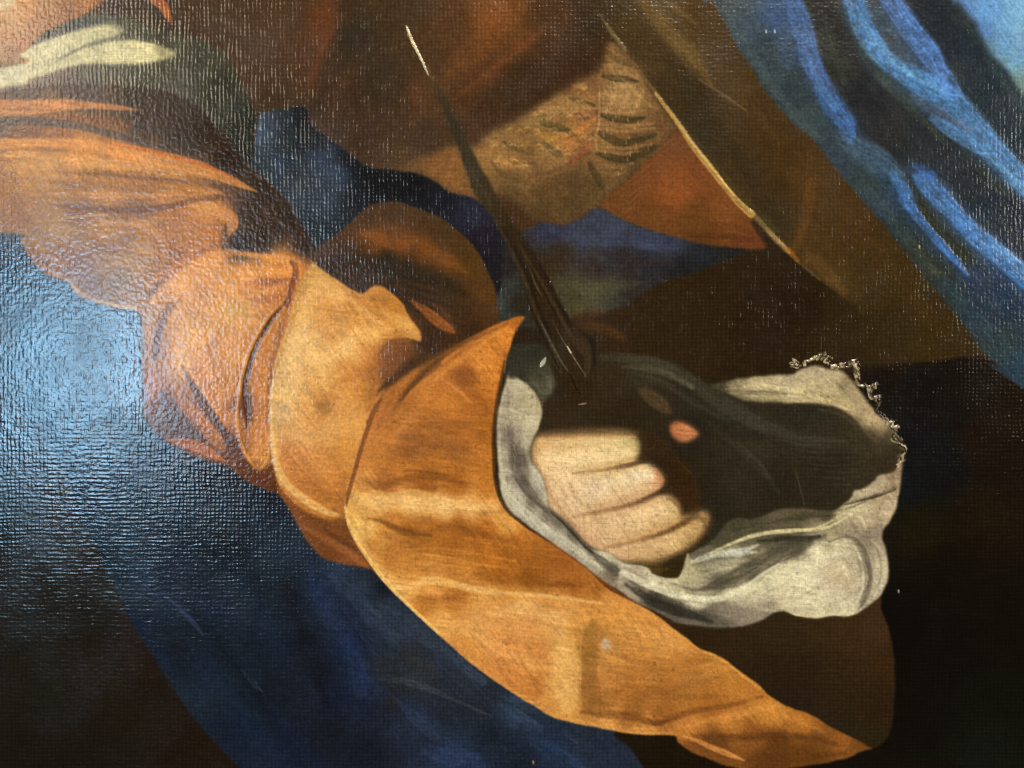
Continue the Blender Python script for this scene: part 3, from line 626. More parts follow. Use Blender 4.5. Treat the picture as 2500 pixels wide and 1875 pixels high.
    st([(730,1250,4),(780,1275,7),(840,1290,5)],(120,64,22),.5,12,.3)

    # ---- dark upper puff behind the gold panel
    L("brown_sleeve_puff", [(774,610),(806,583),(847,551),(878,520),(901,504),(932,494),(973,493),(1027,512),(1075,532),(1106,554),(1144,589),(1170,621),(1189,659),(1204,694),(1214,735),(1218,780),(1200,830),(1100,880),(960,960),(920,940),(840,800),(770,660)],
      [(800,610,88,50,26),(850,580,96,54,24),(900,530,84,50,26),(960,520,84,50,24),(1030,540,84,52,26),(1080,570,84,54,26),(1130,610,88,54,20),(1160,660,98,60,20),(1180,720,102,60,20),(1190,770,92,54,22),(900,570,132,74,28),(930,590,128,70,26),(980,590,128,70,28),(1040,610,124,68,24),(1090,640,120,66,22),
       (850,620,72,46,28),(950,640,52,40,26),(820,650,66,42,26),(880,670,64,42,26),(1000,660,58,42,26),(1060,680,66,44,24),(1100,700,74,48,22),(940,690,66,42,26),(1000,720,66,42,26),(1050,740,70,44,24),(1120,760,80,48,24),(1150,790,72,42,24),(1050,830,66,40,22),(990,850,140,80,38),(960,860,148,86,42),(940,900,156,94,46),(1010,880,100,60,30),(950,940,150,90,44),(900,720,72,42,24)],
      soft=2.2, tex=.05, weave=.55, label="dark brown painted puff of sleeve")
    st([(880,570,4),(910,575,12),(950,592,16),(985,600,14)],(156,84,32),.6,16,.4)
    st([(950,555,4),(1000,580,10),(1050,610,16),(1100,640,14),(1140,665,6)],(140,78,28),.6,20,.4)
    st([(790,640,6),(850,640,14),(930,645,20),(1000,665,20),(1080,690,18),(1130,720,8)],(54,38,24),.6,26,.3)
    st([(960,600,6),(955,580,8),(940,560,4)],(110,62,26),.4,10,.3)
    for i in range(9):
        st([(860+i*12,655+i*12,1.5),(960+i*10,670+i*12,3),(1070+i*8,700+i*12,2)],((92,58,30) if i % 2 else (44,32,22)),.4,6,.6)
    st([(1005,735,3),(1030,752,9),(1058,775,13),(1085,795,13),(1107,810,5)],(176,94,36),.92,9,.35, name="orange_dash", parent="brown_sleeve_puff", label="single orange dash of paint on the dark puff")
    st([(1060,745,5),(1090,770,7),(1108,800,3)],(122,66,26),.6,10,.3)
    st([(1000,760,5),(1020,800,8),(1040,830,6)],(104,58,28),.6,12,.3)

    # ---- gold panel
    L("gold_sleeve_panel", [(764,640),(775,648),(796,665),(853,703),(880,716),(894,712),(908,700),(932,699),(964,722),(985,745),(1000,775),(1021,803),(1029,832),(1008,828),(975,824),(948,832),(930,852),(922,880),(926,915),(940,940),(925,990),(905,1052),(890,1096),(875,1147),(862,1194),(852,1240),(848,1262),
                    (820,1268),(796,1268),(742,1247),(704,1217),(684,1190),(672,1160),(663,1106),(658,1042),(660,963),(665,925),(673,877),(689,830),(704,795),(717,728),(739,678)],
      [(765,655,196,148,76),(740,700,182,132,62),(780,700,216,162,92),(830,730,220,166,94),(800,760,200,140,72),(880,770,206,144,74),(720,770,206,152,76),(860,740,184,124,62),(920,730,186,122,56),(960,750,186,120,50),(990,800,206,148,74),(900,810,222,168,94),(800,810,206,148,80),(760,830,222,174,104),(720,830,212,164,96),
       (700,870,210,166,100),(780,890,226,176,104),(850,860,222,168,96),(900,860,200,132,66),(950,880,140,80,36),(900,900,186,116,56),(850,910,206,138,70),(780,940,220,164,92),(700,950,214,170,104),(680,1000,202,162,104),(740,1000,212,152,82),(790,990,186,124,62),(840,980,212,148,76),(890,960,196,128,58),(860,1040,212,150,76),(800,1060,212,154,86),
       (740,1060,214,156,88),(690,1060,206,152,86),(720,1110,198,126,62),(780,1120,202,136,70),(840,1110,204,138,66),(750,1170,188,118,54),(820,1180,198,126,56),(800,1230,188,118,50),(840,1240,172,106,48)],
      soft=2.2, tex=.045, weave=.22, p=1.8, gloss=.5, label="golden yellow painted sleeve panel, brightest part of the sleeve")
    st([(668,930,3),(661,985,6),(660,1045,7),(668,1110,9),(684,1160,10),(712,1195,10),(750,1225,10),(795,1250,8),(825,1258,4)],(230,190,118),.8,8,.4,body=.5)
    st([(685,1080,3),(700,1110,8),(720,1145,10),(760,1180,10),(800,1210,6)],(178,106,46),.6,14,.4)
    st([(900,740,3),(915,725,8),(940,735,10)],(150,96,46),.5,12,.4)
    st([(905,706,1),(940,706,4),(975,735,5),(1000,770,5),(1022,808,4)],(206,134,58),.6,6,.3)
    st([(930,760,6),(970,780,12),(1010,815,8)],(226,176,102),.6,14,.4)
    st([(800,750,8),(870,755,13),(930,780,8)],(176,118,58),.45,20,.5)
    st([(735,690,3),(722,740,5),(712,790,5),(690,850,5),(672,910,3)],(168,124,52),.5,6,.4)
    st([(905,905,3),(940,885,10),(980,880,14)],(134,76,34),.7,14,.5)
    st([(830,935,3),(870,918,7),(910,910,8)],(170,100,44),.5,12,.5)
    st([(880,900,8),(840,920,5),(800,960,3)],(182,116,52),.4,12,.5)
    spot(792,992,16,(150,104,52),.6,rx=22)
    st([(760,1010,3),(790,998,6),(830,985,4)],(206,150,82),.4,8,.5)
    for i in range(26):
        a = (i * .618) % 1; b = (i * .755) % 1
        x = 690 + 170 * a; y = 700 + 520 * b
        st([(x,y,1.5),(x+20,y-5,3.2),(x+44,y-4,1.5)],((236,188,116) if i % 2 else (176,116,56)),.22,6,.6)

    st([(1010,815,6),(965,828,14),(935,855,20),(920,900,22),(915,950,18),(900,1000,8)],(158,94,44),.62,34,.45,clip=False)
    st([(1000,850,10),(955,880,14),(935,930,12)],(120,70,34),.6,22,.4,clip=False)
    st([(880,800,8),(850,840,16),(800,870,16),(740,880,8)],(240,196,124),.5,22,.5)
    st([(760,700,6),(745,760,14),(728,830,14),(710,900,8)],(238,194,126),.45,20,.5)
    st([(860,960,6),(880,930,10),(900,900,8)],(178,112,54),.45,16,.5)
    st([(800,1100,12),(840,1150,14),(830,1220,10)],(182,112,50),.4,26,.5)
    st([(700,1060,4),(705,1100,8),(725,1150,8)],(190,122,60),.5,12,.5)
    st([(820,700,3),(860,735,6),(900,770,8),(950,800,6)],(238,190,114),.4,10,.5)
    st([(790,668,3),(840,705,5),(885,735,5)],(180,116,52),.5,8,.4)
    # ---- flap: turned back orange cuff of the sleeve, down to its point
    flap = [(1280,772),(1233,784),(1185,803),(1138,828),(1090,850),(1050,872),(1005,900),(965,935),(930,968),(908,995),(890,1045),(874,1096),(860,1147),(847,1194),(842,1232),(847,1273),(858,1300),(872,1327),(904,1375),(935,1419),(976,1461),(1008,1492),(1043,1527),(1094,1571),(1138,1612),(1200,1658),(1238,1684),(1308,1727),(1342,1749),(1390,1765),(1453,1775),(1516,1788),(1564,1794),(1643,1796),
            (1656,1812),(1690,1837),(1738,1856),(1785,1872),(1850,1880),(1900,1878),(1958,1870),(2022,1860),(2069,1850),(2104,1833),(2129,1825),(2116,1814),(2085,1799),(2022,1768),(1980,1742),(1927,1723),(1882,1698),(1854,1670),(1825,1648),(1801,1632),(1763,1603),(1706,1578),(1668,1549),(1627,1518),(1580,1482),(1545,1466),(1504,1442),(1469,1407),(1428,1378),(1390,1350),(1327,1311),(1289,1290),
            (1257,1261),(1235,1239),(1219,1210),(1209,1169),(1207,1121),(1205,1058),(1214,995),(1224,932),(1233,900),(1245,850),(1258,808)]
    L("orange_cuff_flap", flap,
      [(1260,790,180,100,34),(1230,820,206,124,50),(1180,830,188,112,44),(1120,860,176,104,42),(1060,890,150,86,34),(1180,880,212,134,58),(1130,920,172,100,42),(1080,910,186,112,48),(1200,920,196,118,46),(1040,950,190,116,50),(980,970,176,106,46),(1090,980,196,120,50),(1170,980,180,104,38),(940,1010,180,108,48),(1000,1040,178,108,48),
       (1060,1060,172,104,48),(1120,1060,176,104,42),(1190,1060,176,104,36),(920,1070,190,118,52),(1000,1090,160,96,44),(1100,1100,164,98,44),(1180,1120,186,114,44),(900,1130,196,124,54),(980,1140,184,112,46),(1080,1140,184,112,42),(880,1180,200,134,62),(950,1180,168,100,40),(1030,1180,160,92,34),(1110,1180,172,100,36),(1190,1180,188,116,44),
       (870,1230,218,162,86),(930,1230,226,172,98),(1000,1235,230,180,108),(1080,1240,228,180,112),(1150,1240,222,166,96),(1210,1240,204,144,74),(1240,1275,212,150,74),(880,1290,226,178,96),(920,1320,192,130,60),(960,1270,196,126,56),(1000,1290,164,94,34),(1060,1290,172,102,38),(1120,1290,170,98,34),(1190,1300,182,104,36),(1270,1320,184,108,40),
       (960,1350,186,118,52),(1020,1340,184,114,46),(1100,1340,178,106,36),(1200,1350,180,104,34),(1300,1350,170,98,32),(1370,1380,166,94,34),(960,1410,214,150,74),(1040,1390,204,138,66),(1120,1380,196,126,54),(1220,1390,170,98,30),(1300,1410,158,90,28),(1400,1430,172,100,38),(1460,1440,176,106,42),
       (980,1450,224,164,86),(1050,1440,216,152,78),(1040,1470,186,116,48),(1110,1460,180,112,46),(1180,1460,208,148,76),(1280,1470,218,158,86),(1380,1480,214,152,80),(1480,1480,206,140,70),(1080,1520,216,154,80),(1180,1520,212,150,82),(1280,1530,206,142,78),(1350,1530,216,158,86),(1420,1510,212,150,76),
       (1520,1510,204,140,66),(1150,1590,208,140,68),(1230,1600,204,132,70),(1310,1600,206,136,70),(1370,1600,224,168,94),(1240,1650,198,126,62),(1310,1680,194,122,58),(1370,1680,226,172,96),(1400,1730,212,152,76),(1440,1540,184,126,56),(1430,1600,158,106,44),(1440,1680,160,98,46),(1490,1600,192,132,66),(1490,1660,190,124,60),
       (1560,1560,202,138,70),(1620,1560,202,140,70),(1580,1620,188,124,58),(1660,1620,188,122,54),(1540,1690,180,114,48),(1620,1690,172,110,46),(1700,1670,176,114,50),(1760,1640,188,124,54),(1820,1680,186,118,48),(1450,1720,156,100,42),(1540,1730,160,98,40),(1620,1740,162,98,40),(1740,1720,176,106,42),(1340,1730,204,140,68),
       (1480,1765,206,142,72),(1580,1780,206,140,70),(1680,1770,196,126,58),(1780,1760,194,124,54),(1880,1740,198,130,56),(1960,1770,182,112,44),(1850,1800,150,86,32),(1750,1810,124,70,28),(1900,1820,116,64,22),(2000,1810,132,76,28),(2060,1810,156,92,36),(2100,1822,132,76,28),(1980,1850,118,64,20),(1880,1860,112,62,24),(1750,1850,136,76,32),(1700,1830,140,80,34)],
      soft=1.8, tex=.045, weave=.28, p=1.9, gloss=.6, label="long orange turned-back cuff of the sleeve, tapering to a point")
    # deep crease where the flap meets the panel
    g.cur = None
    st([(1190,800,3),(1138,824,9),(1090,845,14),(1045,868,15),(1000,895,13),(962,925,12),(930,950,5),(920,962,1)],(76,46,24),.78,15,.3)
    st([(1240,790,3),(1170,825,7),(1110,855,9),(1060,890,11),(1020,925,11),(985,965,9),(960,1010,3)],(128,74,32),.7,12,.3)
    st([(1085,870,2),(1040,905,6),(1000,950,6),(980,980,2)],(86,52,24),.6,9,.3)
    st([(930,975,4),(910,1010,6),(893,1060,5),(880,1100,5),(866,1150,5),(852,1200,5),(844,1235,3)],(132,72,28),.85,5,.2,name="cuff_seam",parent="orange_cuff_flap",label="dark seam line along the edge of the cuff flap")
    st([(843,1232,1.5),(846,1262,3),(856,1296,4),(878,1335,4.5),(908,1378,5),(940,1420,5),(980,1462,4.5),(1020,1500,4),(1070,1546,3.5)],(238,198,116),.85,4,.3,body=.6)
    st([(1070,1546,3),(1140,1608,4),(1230,1674,4),(1320,1728,5),(1420,1764,6),(1540,1786,6),(1640,1792,4)],(214,152,78),.6,6,.4)
    g.cur = g.poly_mask(flap, 1.8)
    st([(1240,800,3),(1190,830,7),(1120,880,8),(1060,930,4)],(224,150,72),.5,10,.5)
    spot(1140,918,22,(146,80,34),.75,rx=30)
    st([(1090,900,4),(1130,935,10),(1170,975,10),(1195,1005,4)],(158,88,34),.55,14,.4)
    st([(1070,920,2),(1110,945,4),(1150,985,4)],(216,146,72),.5,6,.4)
    st([(980,1070,6),(1000,1050,14),(1030,1075,14)],(140,84,40),.5,22,.5)
    st([(940,1085,4),(980,1110,8),(1020,1095,8),(1090,1090,9),(1160,1105,5)],(140,84,38),.45,16,.5)
    st([(895,1176,3),(930,1188,9),(985,1170,8),(1040,1160,10),(1100,1170,8),(1140,1182,3)],(148,84,30),.75,11,.4)
    st([(980,1152,2),(1020,1150,3),(1090,1160,3)],(118,70,28),.5,5,.5)
    st([(870,1215,8),(940,1215,10),(1010,1208,12),(1060,1215,9)],(236,190,114),.6,12,.5)
    st([(900,1266,3),(930,1272,6),(965,1290,8),(1010,1306,9),(1050,1308,5)],(128,72,26),.85,9,.3)
    st([(900,1264,2),(960,1262,5),(1010,1284,5),(1050,1288,5),(1090,1274,4),(1130,1268,2)],(196,122,44),.6,7,.3)
    st([(1070,1285,3),(1110,1278,7),(1145,1300,7),(1160,1320,2)],(140,82,32),.6,10,.4)
    st([(1020,1300,4),(1080,1290,8),(1150,1300,10),(1220,1316,8),(1290,1330,4)],(150,88,30),.6,14,.5)
    st([(930,1300,6),(990,1325,14),(1080,1330,18),(1180,1340,18),(1290,1360,14),(1380,1390,8)],(166,98,34),.4,24,.6)
    st([(960,1345,2),(1040,1340,3),(1150,1350,3),(1260,1372,2)],(214,150,76),.4,5,.6)
    st([(1000,1378,2),(1080,1374,4),(1180,1380,4),(1280,1395,2)],(206,140,66),.35,6,.6)
    st([(960,1010,3),(985,975,5),(1030,935,5),(1075,905,2)],(204,134,66),.5,7,.5)
    st([(920,1060,3),(935,1010,5),(965,965,4)],(160,94,42),.5,7,.5)
    st([(1230,800,2),(1185,822,4),(1130,850,5),(1080,885,4)],(214,136,62),.6,6,.4)
    st([(1235,850,3),(1225,900,5),(1212,980,5),(1200,1050,4)],(156,88,32),.5,9,.4)
    st([(896,1262,2),(892,1300,4),(905,1350,5)],(178,112,50),.5,8,.3)
    for i in range(26):
        a = (i * .618) % 1; b = (i * .755) % 1
        x = 960 + 380 * a; y = 1310 + 110 * b + 20 * a
        st([(x,y,1.2),(x+50,y+1,2.6),(x+120,y+8,1.2)],((222,158,80) if i % 3 == 0 else (148,84,26)),.28,6,.7)
    st([(980,1358,1),(1040,1355,3),(1100,1362,2)],(228,172,96),.5,5,.6)
    st([(960,1390,6),(1020,1395,9),(1080,1380,4)],(166,98,34),.45,14,.5)
    st([(950,1430,4),(1000,1432,8),(1045,1418,9),(1100,1425,9),(1160,1440,8),(1240,1450,6),(1330,1456,5),(1400,1464,5),(1470,1474,3)],(236,188,112),.75,8,.4)
    st([(1020,1458,4),(1060,1466,9),(1110,1460,7),(1140,1450,3)],(166,98,40),.6,12,.4)
    st([(1160,1400,6),(1260,1415,12),(1340,1425,12),(1420,1430,8)],(148,82,24),.5,16,.5)
    st([(1340,1430,3),(1370,1424,8),(1400,1432,6)],(136,70,24),.6,9,.4)
    st([(1200,1485,4),(1270,1480,8),(1320,1478,4)],(234,190,122),.5,12,.6)
    for i in range(40):
        a = (i * .618) % 1; b = (i * .755) % 1
        x = 1080 + 420 * a; y = 1480 + 40 * a + 170 * b * (1 - abs(a - .6))
        st([(x,y,1.5),(x+26,y+3,3.4),(x+50,y+2,1.5)],((232,182,108) if i % 2 else (186,122,58)),.26,7,.6)
    # old repair with one straight edge
    st([(1376,1530,8),(1384,1600,30),(1388,1670,32),(1384,1725,20)],(228,176,102),.6,14,.4)
    st([(1450,1520,10),(1441,1560,19),(1440,1590,20),(1439,1610,21),(1440,1660,20),(1444,1720,20),(1462,1745,8)],(158,106,50),.6,7,.4)
    st([(1468,1530,8),(1474,1600,16),(1478,1680,16)],(190,128,64),.6,20,.4)
    st([(1418,1525,1),(1418,1600,1.5),(1418,1720,1)],(206,150,84),.5,2.5,.3)
    st([(1440,1545,2),(1500,1540,12),(1560,1535,6)],(196,142,74),.4,16,.5)
    g.spot(1480,1576,15,(190,166,136),.85,rx=13); spot(1478,1564,6,(200,180,150),.5)
    g.part("bare_paint_spot", [(1468,1560),(1480,1556),(1494,1562),(1498,1576),(1490,1592),(1480,1596),(1468,1588),(1464,1574)], parent="orange_cuff_flap", label="small whitish spot on the orange flap")
    for i in range(30):
        a = (i * .618) % 1; b = (i * .755) % 1
        x = 1470 + 240 * a; y = 1720 - 110 * b - 30 * a
        st([(x,y,1.5),(x+50,y-14,3.6),(x+120,y-44,1.5)],((218,154,80) if i % 2 else (154,94,38)),.35,6,.7)
    st([(1420,1738,4),(1480,1745,9),(1550,1752,10),(1605,1766,7),(1650,1750,9),(1700,1735,8),(1780,1722,6),(1860,1700,3)],(134,76,30),.72,10,.4)
    st([(1580,1755,2),(1602,1766,6),(1630,1760,3)],(116,62,24),.7,7,.3)
    st([(1480,1715,4),(1560,1705,7),(1660,1680,7),(1760,1650,4)],(158,98,42),.45,12,.6)
    st([(1600,1650,3),(1680,1635,5),(1740,1620,3)],(214,150,76),.45,9,.6)
    st([(1640,1782,3),(1720,1762,7),(1800,1745,10),(1860,1728,8),(1900,1722,3)],(218,148,72),.6,12,.5)
    st([(1620,1526,2),(1668,1556,3),(1706,1584,4),(1763,1610,4),(1810,1646,4),(1855,1680,4)],(226,160,82),.6,5,.4)
    st([(1690,1795,3),(1760,1800,8),(1830,1800,9),(1900,1795,10),(1970,1800,9),(2040,1815,5)],(110,60,24),.7,12,.4)
    st([(1670,1797,2),(1700,1808,5),(1740,1826,7),(1780,1842,7),(1815,1856,2)],(222,152,82),.85,6,.35,body=.5)
    st([(1652,1806,2),(1690,1828,6),(1735,1848,6),(1790,1866,4)],(146,84,34),.6,6,.3)
    st([(1830,1850,4),(1900,1850,12),(1980,1845,10),(2060,1838,5)],(112,60,20),.6,14,.4)
    st([(1790,1680,8),(1850,1720,12),(1930,1750,10),(2010,1785,6)],(206,136,60),.5,16,.5)
    st([(1100,880,8),(1060,930,16),(1020,990,18),(960,1080,12)],(206,134,66),.35,26,.5)
    st([(1170,1010,10),(1110,1040,18),(1040,1030,16)],(150,88,36),.35,28,.6)
    st([(880,1225,8),(960,1228,14),(1060,1232,16),(1160,1236,14),(1210,1238,6)],(244,200,128),.55,18,.5)
    st([(870,1290,6),(885,1340,10),(925,1390,12),(975,1440,10)],(238,192,114),.5,16,.4)
    st([(1060,1500,10),(1140,1545,18),(1220,1590,20),(1300,1620,16)],(236,178,104),.4,26,.6)
    st([(1200,1500,8),(1290,1500,14),(1380,1510,12)],(240,190,120),.45,18,.6)
    st([(1520,1600,8),(1600,1640,14),(1700,1640,10)],(160,98,40),.4,22,.6)
    st([(1520,1530,8),(1600,1550,14),(1680,1590,10)],(222,160,86),.45,18,.5)
    st([(1480,1690,6),(1560,1680,12),(1650,1700,12),(1740,1700,8)],(146,88,36),.45,18,.6)
    # red edge along the cuff's mouth
    g.cur = None
    st([(1232,880,2),(1222,935,3.5),(1212,990,4),(1205,1060,4),(1206,1125,4.5),(1210,1175,5),(1222,1215,5.5),(1245,1250,6),(1290,1287,5),(1340,1320,4)],(70,44,24),.8,5,.2)
    st([(1330,1316,2),(1390,1355,4),(1440,1390,5),(1490,1435,6),(1560,1470,7),(1640,1515,4)],(104,46,20),.8,6,.3)

    # ---- brown inside of the flap, right of the point
    L("brown_inner_sleeve", [(1560,1470),(1620,1500),(1700,1528),(1790,1531),(1850,1518),(1905,1490),(1990,1500),(2069,1500),(2142,1455),(2150,1485),(2161,1514),(2173,1556),(2181,1603),(2184,1682),(2179,1750),(2166,1798),(2140,1822),(2122,1822),(2085,1801),(2022,1770),(1980,1744),(1927,1725),(1882,1700),(1854,1672),(1825,1650),(1801,1634),(1763,1605),(1706,1580),(1668,1551),(1627,1520),(1580,1484)],
      [(1620,1510,70,42,20),(1700,1560,58,38,18),(1800,1570,60,40,20),(1900,1540,60,42,22),(2000,1540,66,44,22),(2080,1540,72,46,22),(2140,1520,76,48,26),(1850,1640,52,36,20),(1950,1640,54,36,20),(2060,1640,62,40,20),(2160,1640,68,42,18),(1950,1700,50,34,20),(2050,1730,56,38,20),(2150,1730,58,36,18),(2120,1800,54,40,20),(2050,1770,50,38,22)],
      soft=2.2, tex=.05, weave=.85, label="dark brown painted inside of the open sleeve")

    # ---- the white cuff: dark hollow first
    L("cuff_hollow", [(1252,846),(1320,842),(1380,860),(1455,860),(1548,864),(1643,883),(1690,911),(1744,938),(1800,926),(1900,920),(1990,930),(2123,1000),(2185,1065),(2206,1105),(2185,1160),(2100,1215),(2000,1300),(1700,1400),(1600,1430),(1400,1320),(1240,1200),(1214,1080),(1222,980),(1236,905)],
      [(1290,870,62,56,42),(1340,900,52,38,24),(1400,950,50,34,18),(1450,1000,54,38,20),(1380,1030,60,42,22),(1500,930,58,40,20),(1560,900,62,54,36),(1520,1020,50,34,18),(1620,1000,48,36,20),(1700,960,50,44,30),(1780,1000,54,50,38),(1850,1000,48,42,30),(1950,1000,46,42,32),(2050,1040,56,48,34),(2100,1080,68,56,38),(2150,1090,78,62,42),(2170,1120,58,44,28),
       (1700,1060,36,30,24),(1660,1100,40,28,20),(1750,1100,48,42,28),(1850,1080,60,52,36),(1950,1080,50,44,30),(2050,1120,46,38,24),(1800,1180,50,44,28),(1900,1180,40,34,22),(2000,1180,44,38,24),(2080,1180,58,50,34),(1720,1180,44,32,20),(1750,1230,40,34,24),(1850,1230,46,38,26),(1600,1130,62,38,18),(1640,1180,58,36,16),(1680,1220,56,36,18),(1700,1300,44,34,22),(1740,1330,60,54,40)],
      soft=2.5, tex=.06, weave=.75, calm=(70,54,38), label="dark brown hollow inside the white cuff")
    st([(1470,872,8),(1530,874,12),(1590,884,15),(1640,905,16),(1690,935,16),(1740,970,18),(1800,1005,20),(1870,1040,18),(1950,1070,12),(2060,1078,6)],(82,76,60),.6,16,.5)
    st([(1520,895,4),(1570,898,7),(1630,915,8),(1690,945,6)],(120,112,86),.55,9,.6)
    st([(1540,905,4),(1620,935,7),(1700,985,8),(1780,1030,5)],(94,88,70),.45,10,.6)
    st([(1640,930,8),(1700,980,12),(1780,1040,14),(1850,1070,14)],(42,38,28),.5,18,.4)
    st([(1760,1060,4),(1820,1110,8),(1870,1160,9),(1900,1200,4)],(74,66,48),.5,12,.5)
    st([(1800,1080,3),(1850,1125,4),(1880,1170,3)],(92,82,60),.4,7,.5)
    st([(1938,1140,1),(1950,1180,2),(1962,1232,1.5)],(98,86,62),.7,3,.5)
    st([(1900,1070,4),(1960,1090,8),(2060,1095,8),(2130,1085,4)],(74,64,48),.5,14,.6)
    for i in range(14):
        st([(1880+i*8,1060+i*9,1),(1960+i*8,1080+i*8,1.8),(2060+i*5,1082+i*7,1)],((86,76,56) if i % 2 else (34,28,18)),.35,4,.6)
    # handle held in the hand
    L("weapon_handle", [(1520,1040),(1560,1040),(1600,1062),(1635,1082),(1650,1110),(1680,1140),(1698,1180),(1708,1230),(1735,1262),(1728,1310),(1700,1350),(1680,1372),(1670,1400),(1655,1414),(1620,1408),(1590,1400),(1572,1384),(1560,1340),(1540,1200),(1530,1110)],
      [(1560,1060,58,40,20),(1600,1090,66,42,20),(1600,1140,54,34,16),(1650,1160,62,38,16),(1670,1210,66,38,16),(1700,1250,72,46,22),(1700,1320,56,38,20),(1640,1395,62,42,16),(1600,1390,88,62,24),(1670,1360,58,38,18)],
      soft=4, tex=.07, weave=.7, label="dark brown painted handle gripped by the fingers")
    st([(1585,1388,4),(1612,1392,6),(1630,1388,4)],(122,88,38),.6,6,.6)
    st([(1640,1085,1),(1660,1130,1.5),(1690,1160,1.5),(1702,1200,1)],(98,70,38),.5,3,.4)
    st([(1575,1100,1.5),(1595,1092,2),(1603,1075,1.5)],(104,72,38),.5,4,.4)
    # brown and pink finger ends beyond the handle
    g.cur = None
    st([(1562,952,6),(1585,966,16),(1610,985,18),(1632,1004,9)],(104,76,46),.75,12,.35,name="shaded_thumb_tip",label="thumb tip lost in brown shadow")
    L("little_finger_tip", [(1634,1046),(1638,1034),(1654,1027),(1676,1034),(1698,1048),(1706,1058),(1698,1070),(1680,1079),(1660,1078),(1642,1066)],
      [(1645,1045,150,88,48),(1660,1055,204,130,84),(1680,1052,196,124,76),(1690,1065,196,128,82),(1660,1072,180,102,64)], soft=4.5, tex=.05, weave=.4, label="isolated orange-pink fingertip")
    g.cur = None
    st([(1650,1026,2),(1680,1030,6),(1704,1048,3)],(70,44,24),.5,8)

    # ---- the hand
    hand = [(1304,1074),(1318,1062),(1358,1057),(1421,1054),(1485,1051),(1530,1053),(1552,1064),(1561,1086),(1561,1109),(1548,1126),(1575,1130),(1600,1142),(1617,1160),(1622,1176),(1614,1193),(1596,1208),(1627,1207),(1649,1219),(1660,1240),(1664,1262),(1690,1256),(1712,1247),(1727,1250),(1732,1272),(1722,1298),(1700,1325),(1668,1348),(1630,1363),(1580,1374),(1516,1371),(1485,1352),(1440,1335),(1415,1308),(1390,1278),(1342,1245),(1332,1204),(1325,1166),(1304,1132),(1297,1100)]
    L("hand", hand,
      [(1310,1085,183,143,83),(1330,1080,181,139,81),(1380,1085,201,165,101),(1400,1072,195,161,97),(1450,1074,199,171,107),(1500,1074,207,187,121),(1545,1080,163,151,89),(1330,1115,221,189,127),(1400,1110,229,201,139),(1460,1105,233,213,153),(1520,1105,227,209,145),(1550,1110,201,181,117),(1340,1150,217,183,127),(1400,1135,227,201,143),
       (1460,1130,221,193,133),(1530,1128,191,163,101),(1360,1190,207,175,129),(1420,1180,213,187,139),(1480,1175,221,201,153),(1540,1165,227,209,161),(1580,1155,221,201,153),(1605,1165,201,145,103),(1610,1185,191,135,91),(1560,1195,209,175,127),(1450,1210,207,181,139),(1510,1210,201,167,119),(1350,1230,191,155,111),(1400,1240,201,169,125),
       (1460,1245,191,159,113),(1540,1235,209,177,127),(1600,1235,211,181,123),(1640,1240,191,163,105),(1420,1280,197,161,115),(1500,1280,207,171,123),(1560,1270,219,187,133),(1620,1265,207,171,115),(1650,1265,171,141,79),(1460,1310,193,155,109),(1530,1310,195,159,109),(1600,1300,181,147,87),(1500,1345,191,155,111),(1560,1345,201,165,117),
       (1620,1325,201,167,109),(1670,1300,191,155,93),(1700,1280,171,137,77),(1715,1265,135,105,55),(1690,1325,145,113,59),(1620,1355,171,131,77),(1560,1368,161,121,71)],
      soft=6.5, tex=.035, weave=.30, p=1.8, calm=(238,204,160), gloss=.6, grid=1.0, label="pale painted hand clenched round a dark handle, fingers closed")
    st([(1330,1112,8),(1400,1112,14),(1470,1112,15),(1535,1105,10)],(246,216,162),.55,16,.3)
    st([(1320,1066,2),(1400,1062,6),(1480,1060,5),(1540,1062,3)],(128,88,50),.5,9,.2)
    st([(1400,1156,2),(1430,1152,4),(1480,1146,5),(1530,1136,5),(1560,1126,3)],(150,106,66),.7,11,.15)
    st([(1500,1140,1),(1530,1133,2.5),(1556,1127,2)],(92,58,34),.5,6,.1)
    st([(1470,1175,6),(1530,1168,13),(1585,1166,12)],(238,214,176),.5,16,.3)
    st([(1600,1148,4),(1612,1165,6),(1616,1182,5)],(212,120,84),.65,7,.3)
    st([(1548,1140,3),(1560,1155,6)],(226,212,186),.5,8)
    st([(1400,1262,2),(1450,1252,5),(1510,1240,6),(1560,1226,6),(1595,1210,5),(1612,1200,3)],(146,106,72),.7,13,.15)
    st([(1555,1226,2),(1590,1212,3.5),(1616,1200,3)],(94,60,36),.55,8,.1)
    st([(1480,1262,8),(1560,1256,14),(1620,1250,14)],(234,194,146),.45,18,.3)
    st([(1480,1336,2),(1530,1326,4),(1590,1311,5),(1640,1292,6),(1680,1270,6),(1712,1254,4)],(146,106,60),.7,13,.15)
    st([(1600,1309,2),(1650,1288,4),(1700,1262,4)],(112,80,38),.5,9,.1)
    st([(1560,1345,8),(1620,1328,12),(1670,1305,10)],(222,178,124),.5,14,.3)
    st([(1700,1330,4),(1660,1352,5),(1590,1370,4),(1520,1370,2)],(120,84,48),.6,8)
    st([(1630,1215,2),(1655,1232,3),(1662,1262,3)],(150,110,66),.5,7)
    st([(1380,1270,6),(1430,1310,8),(1480,1340,5)],(186,136,100),.45,14)
    st([(1310,1085,3),(1302,1110,4),(1320,1150,4)],(176,122,78),.55,8)
    st([(1320,1070,4),(1400,1066,7),(1480,1064,7),(1550,1068,5)],(190,146,92),.45,9,.2)
    st([(1550,1062,3),(1564,1085,5),(1560,1112,4)],(150,118,70),.6,8,.2)
    st([(1420,1142,3),(1480,1134,6),(1540,1122,5)],(196,152,100),.45,10,.2)
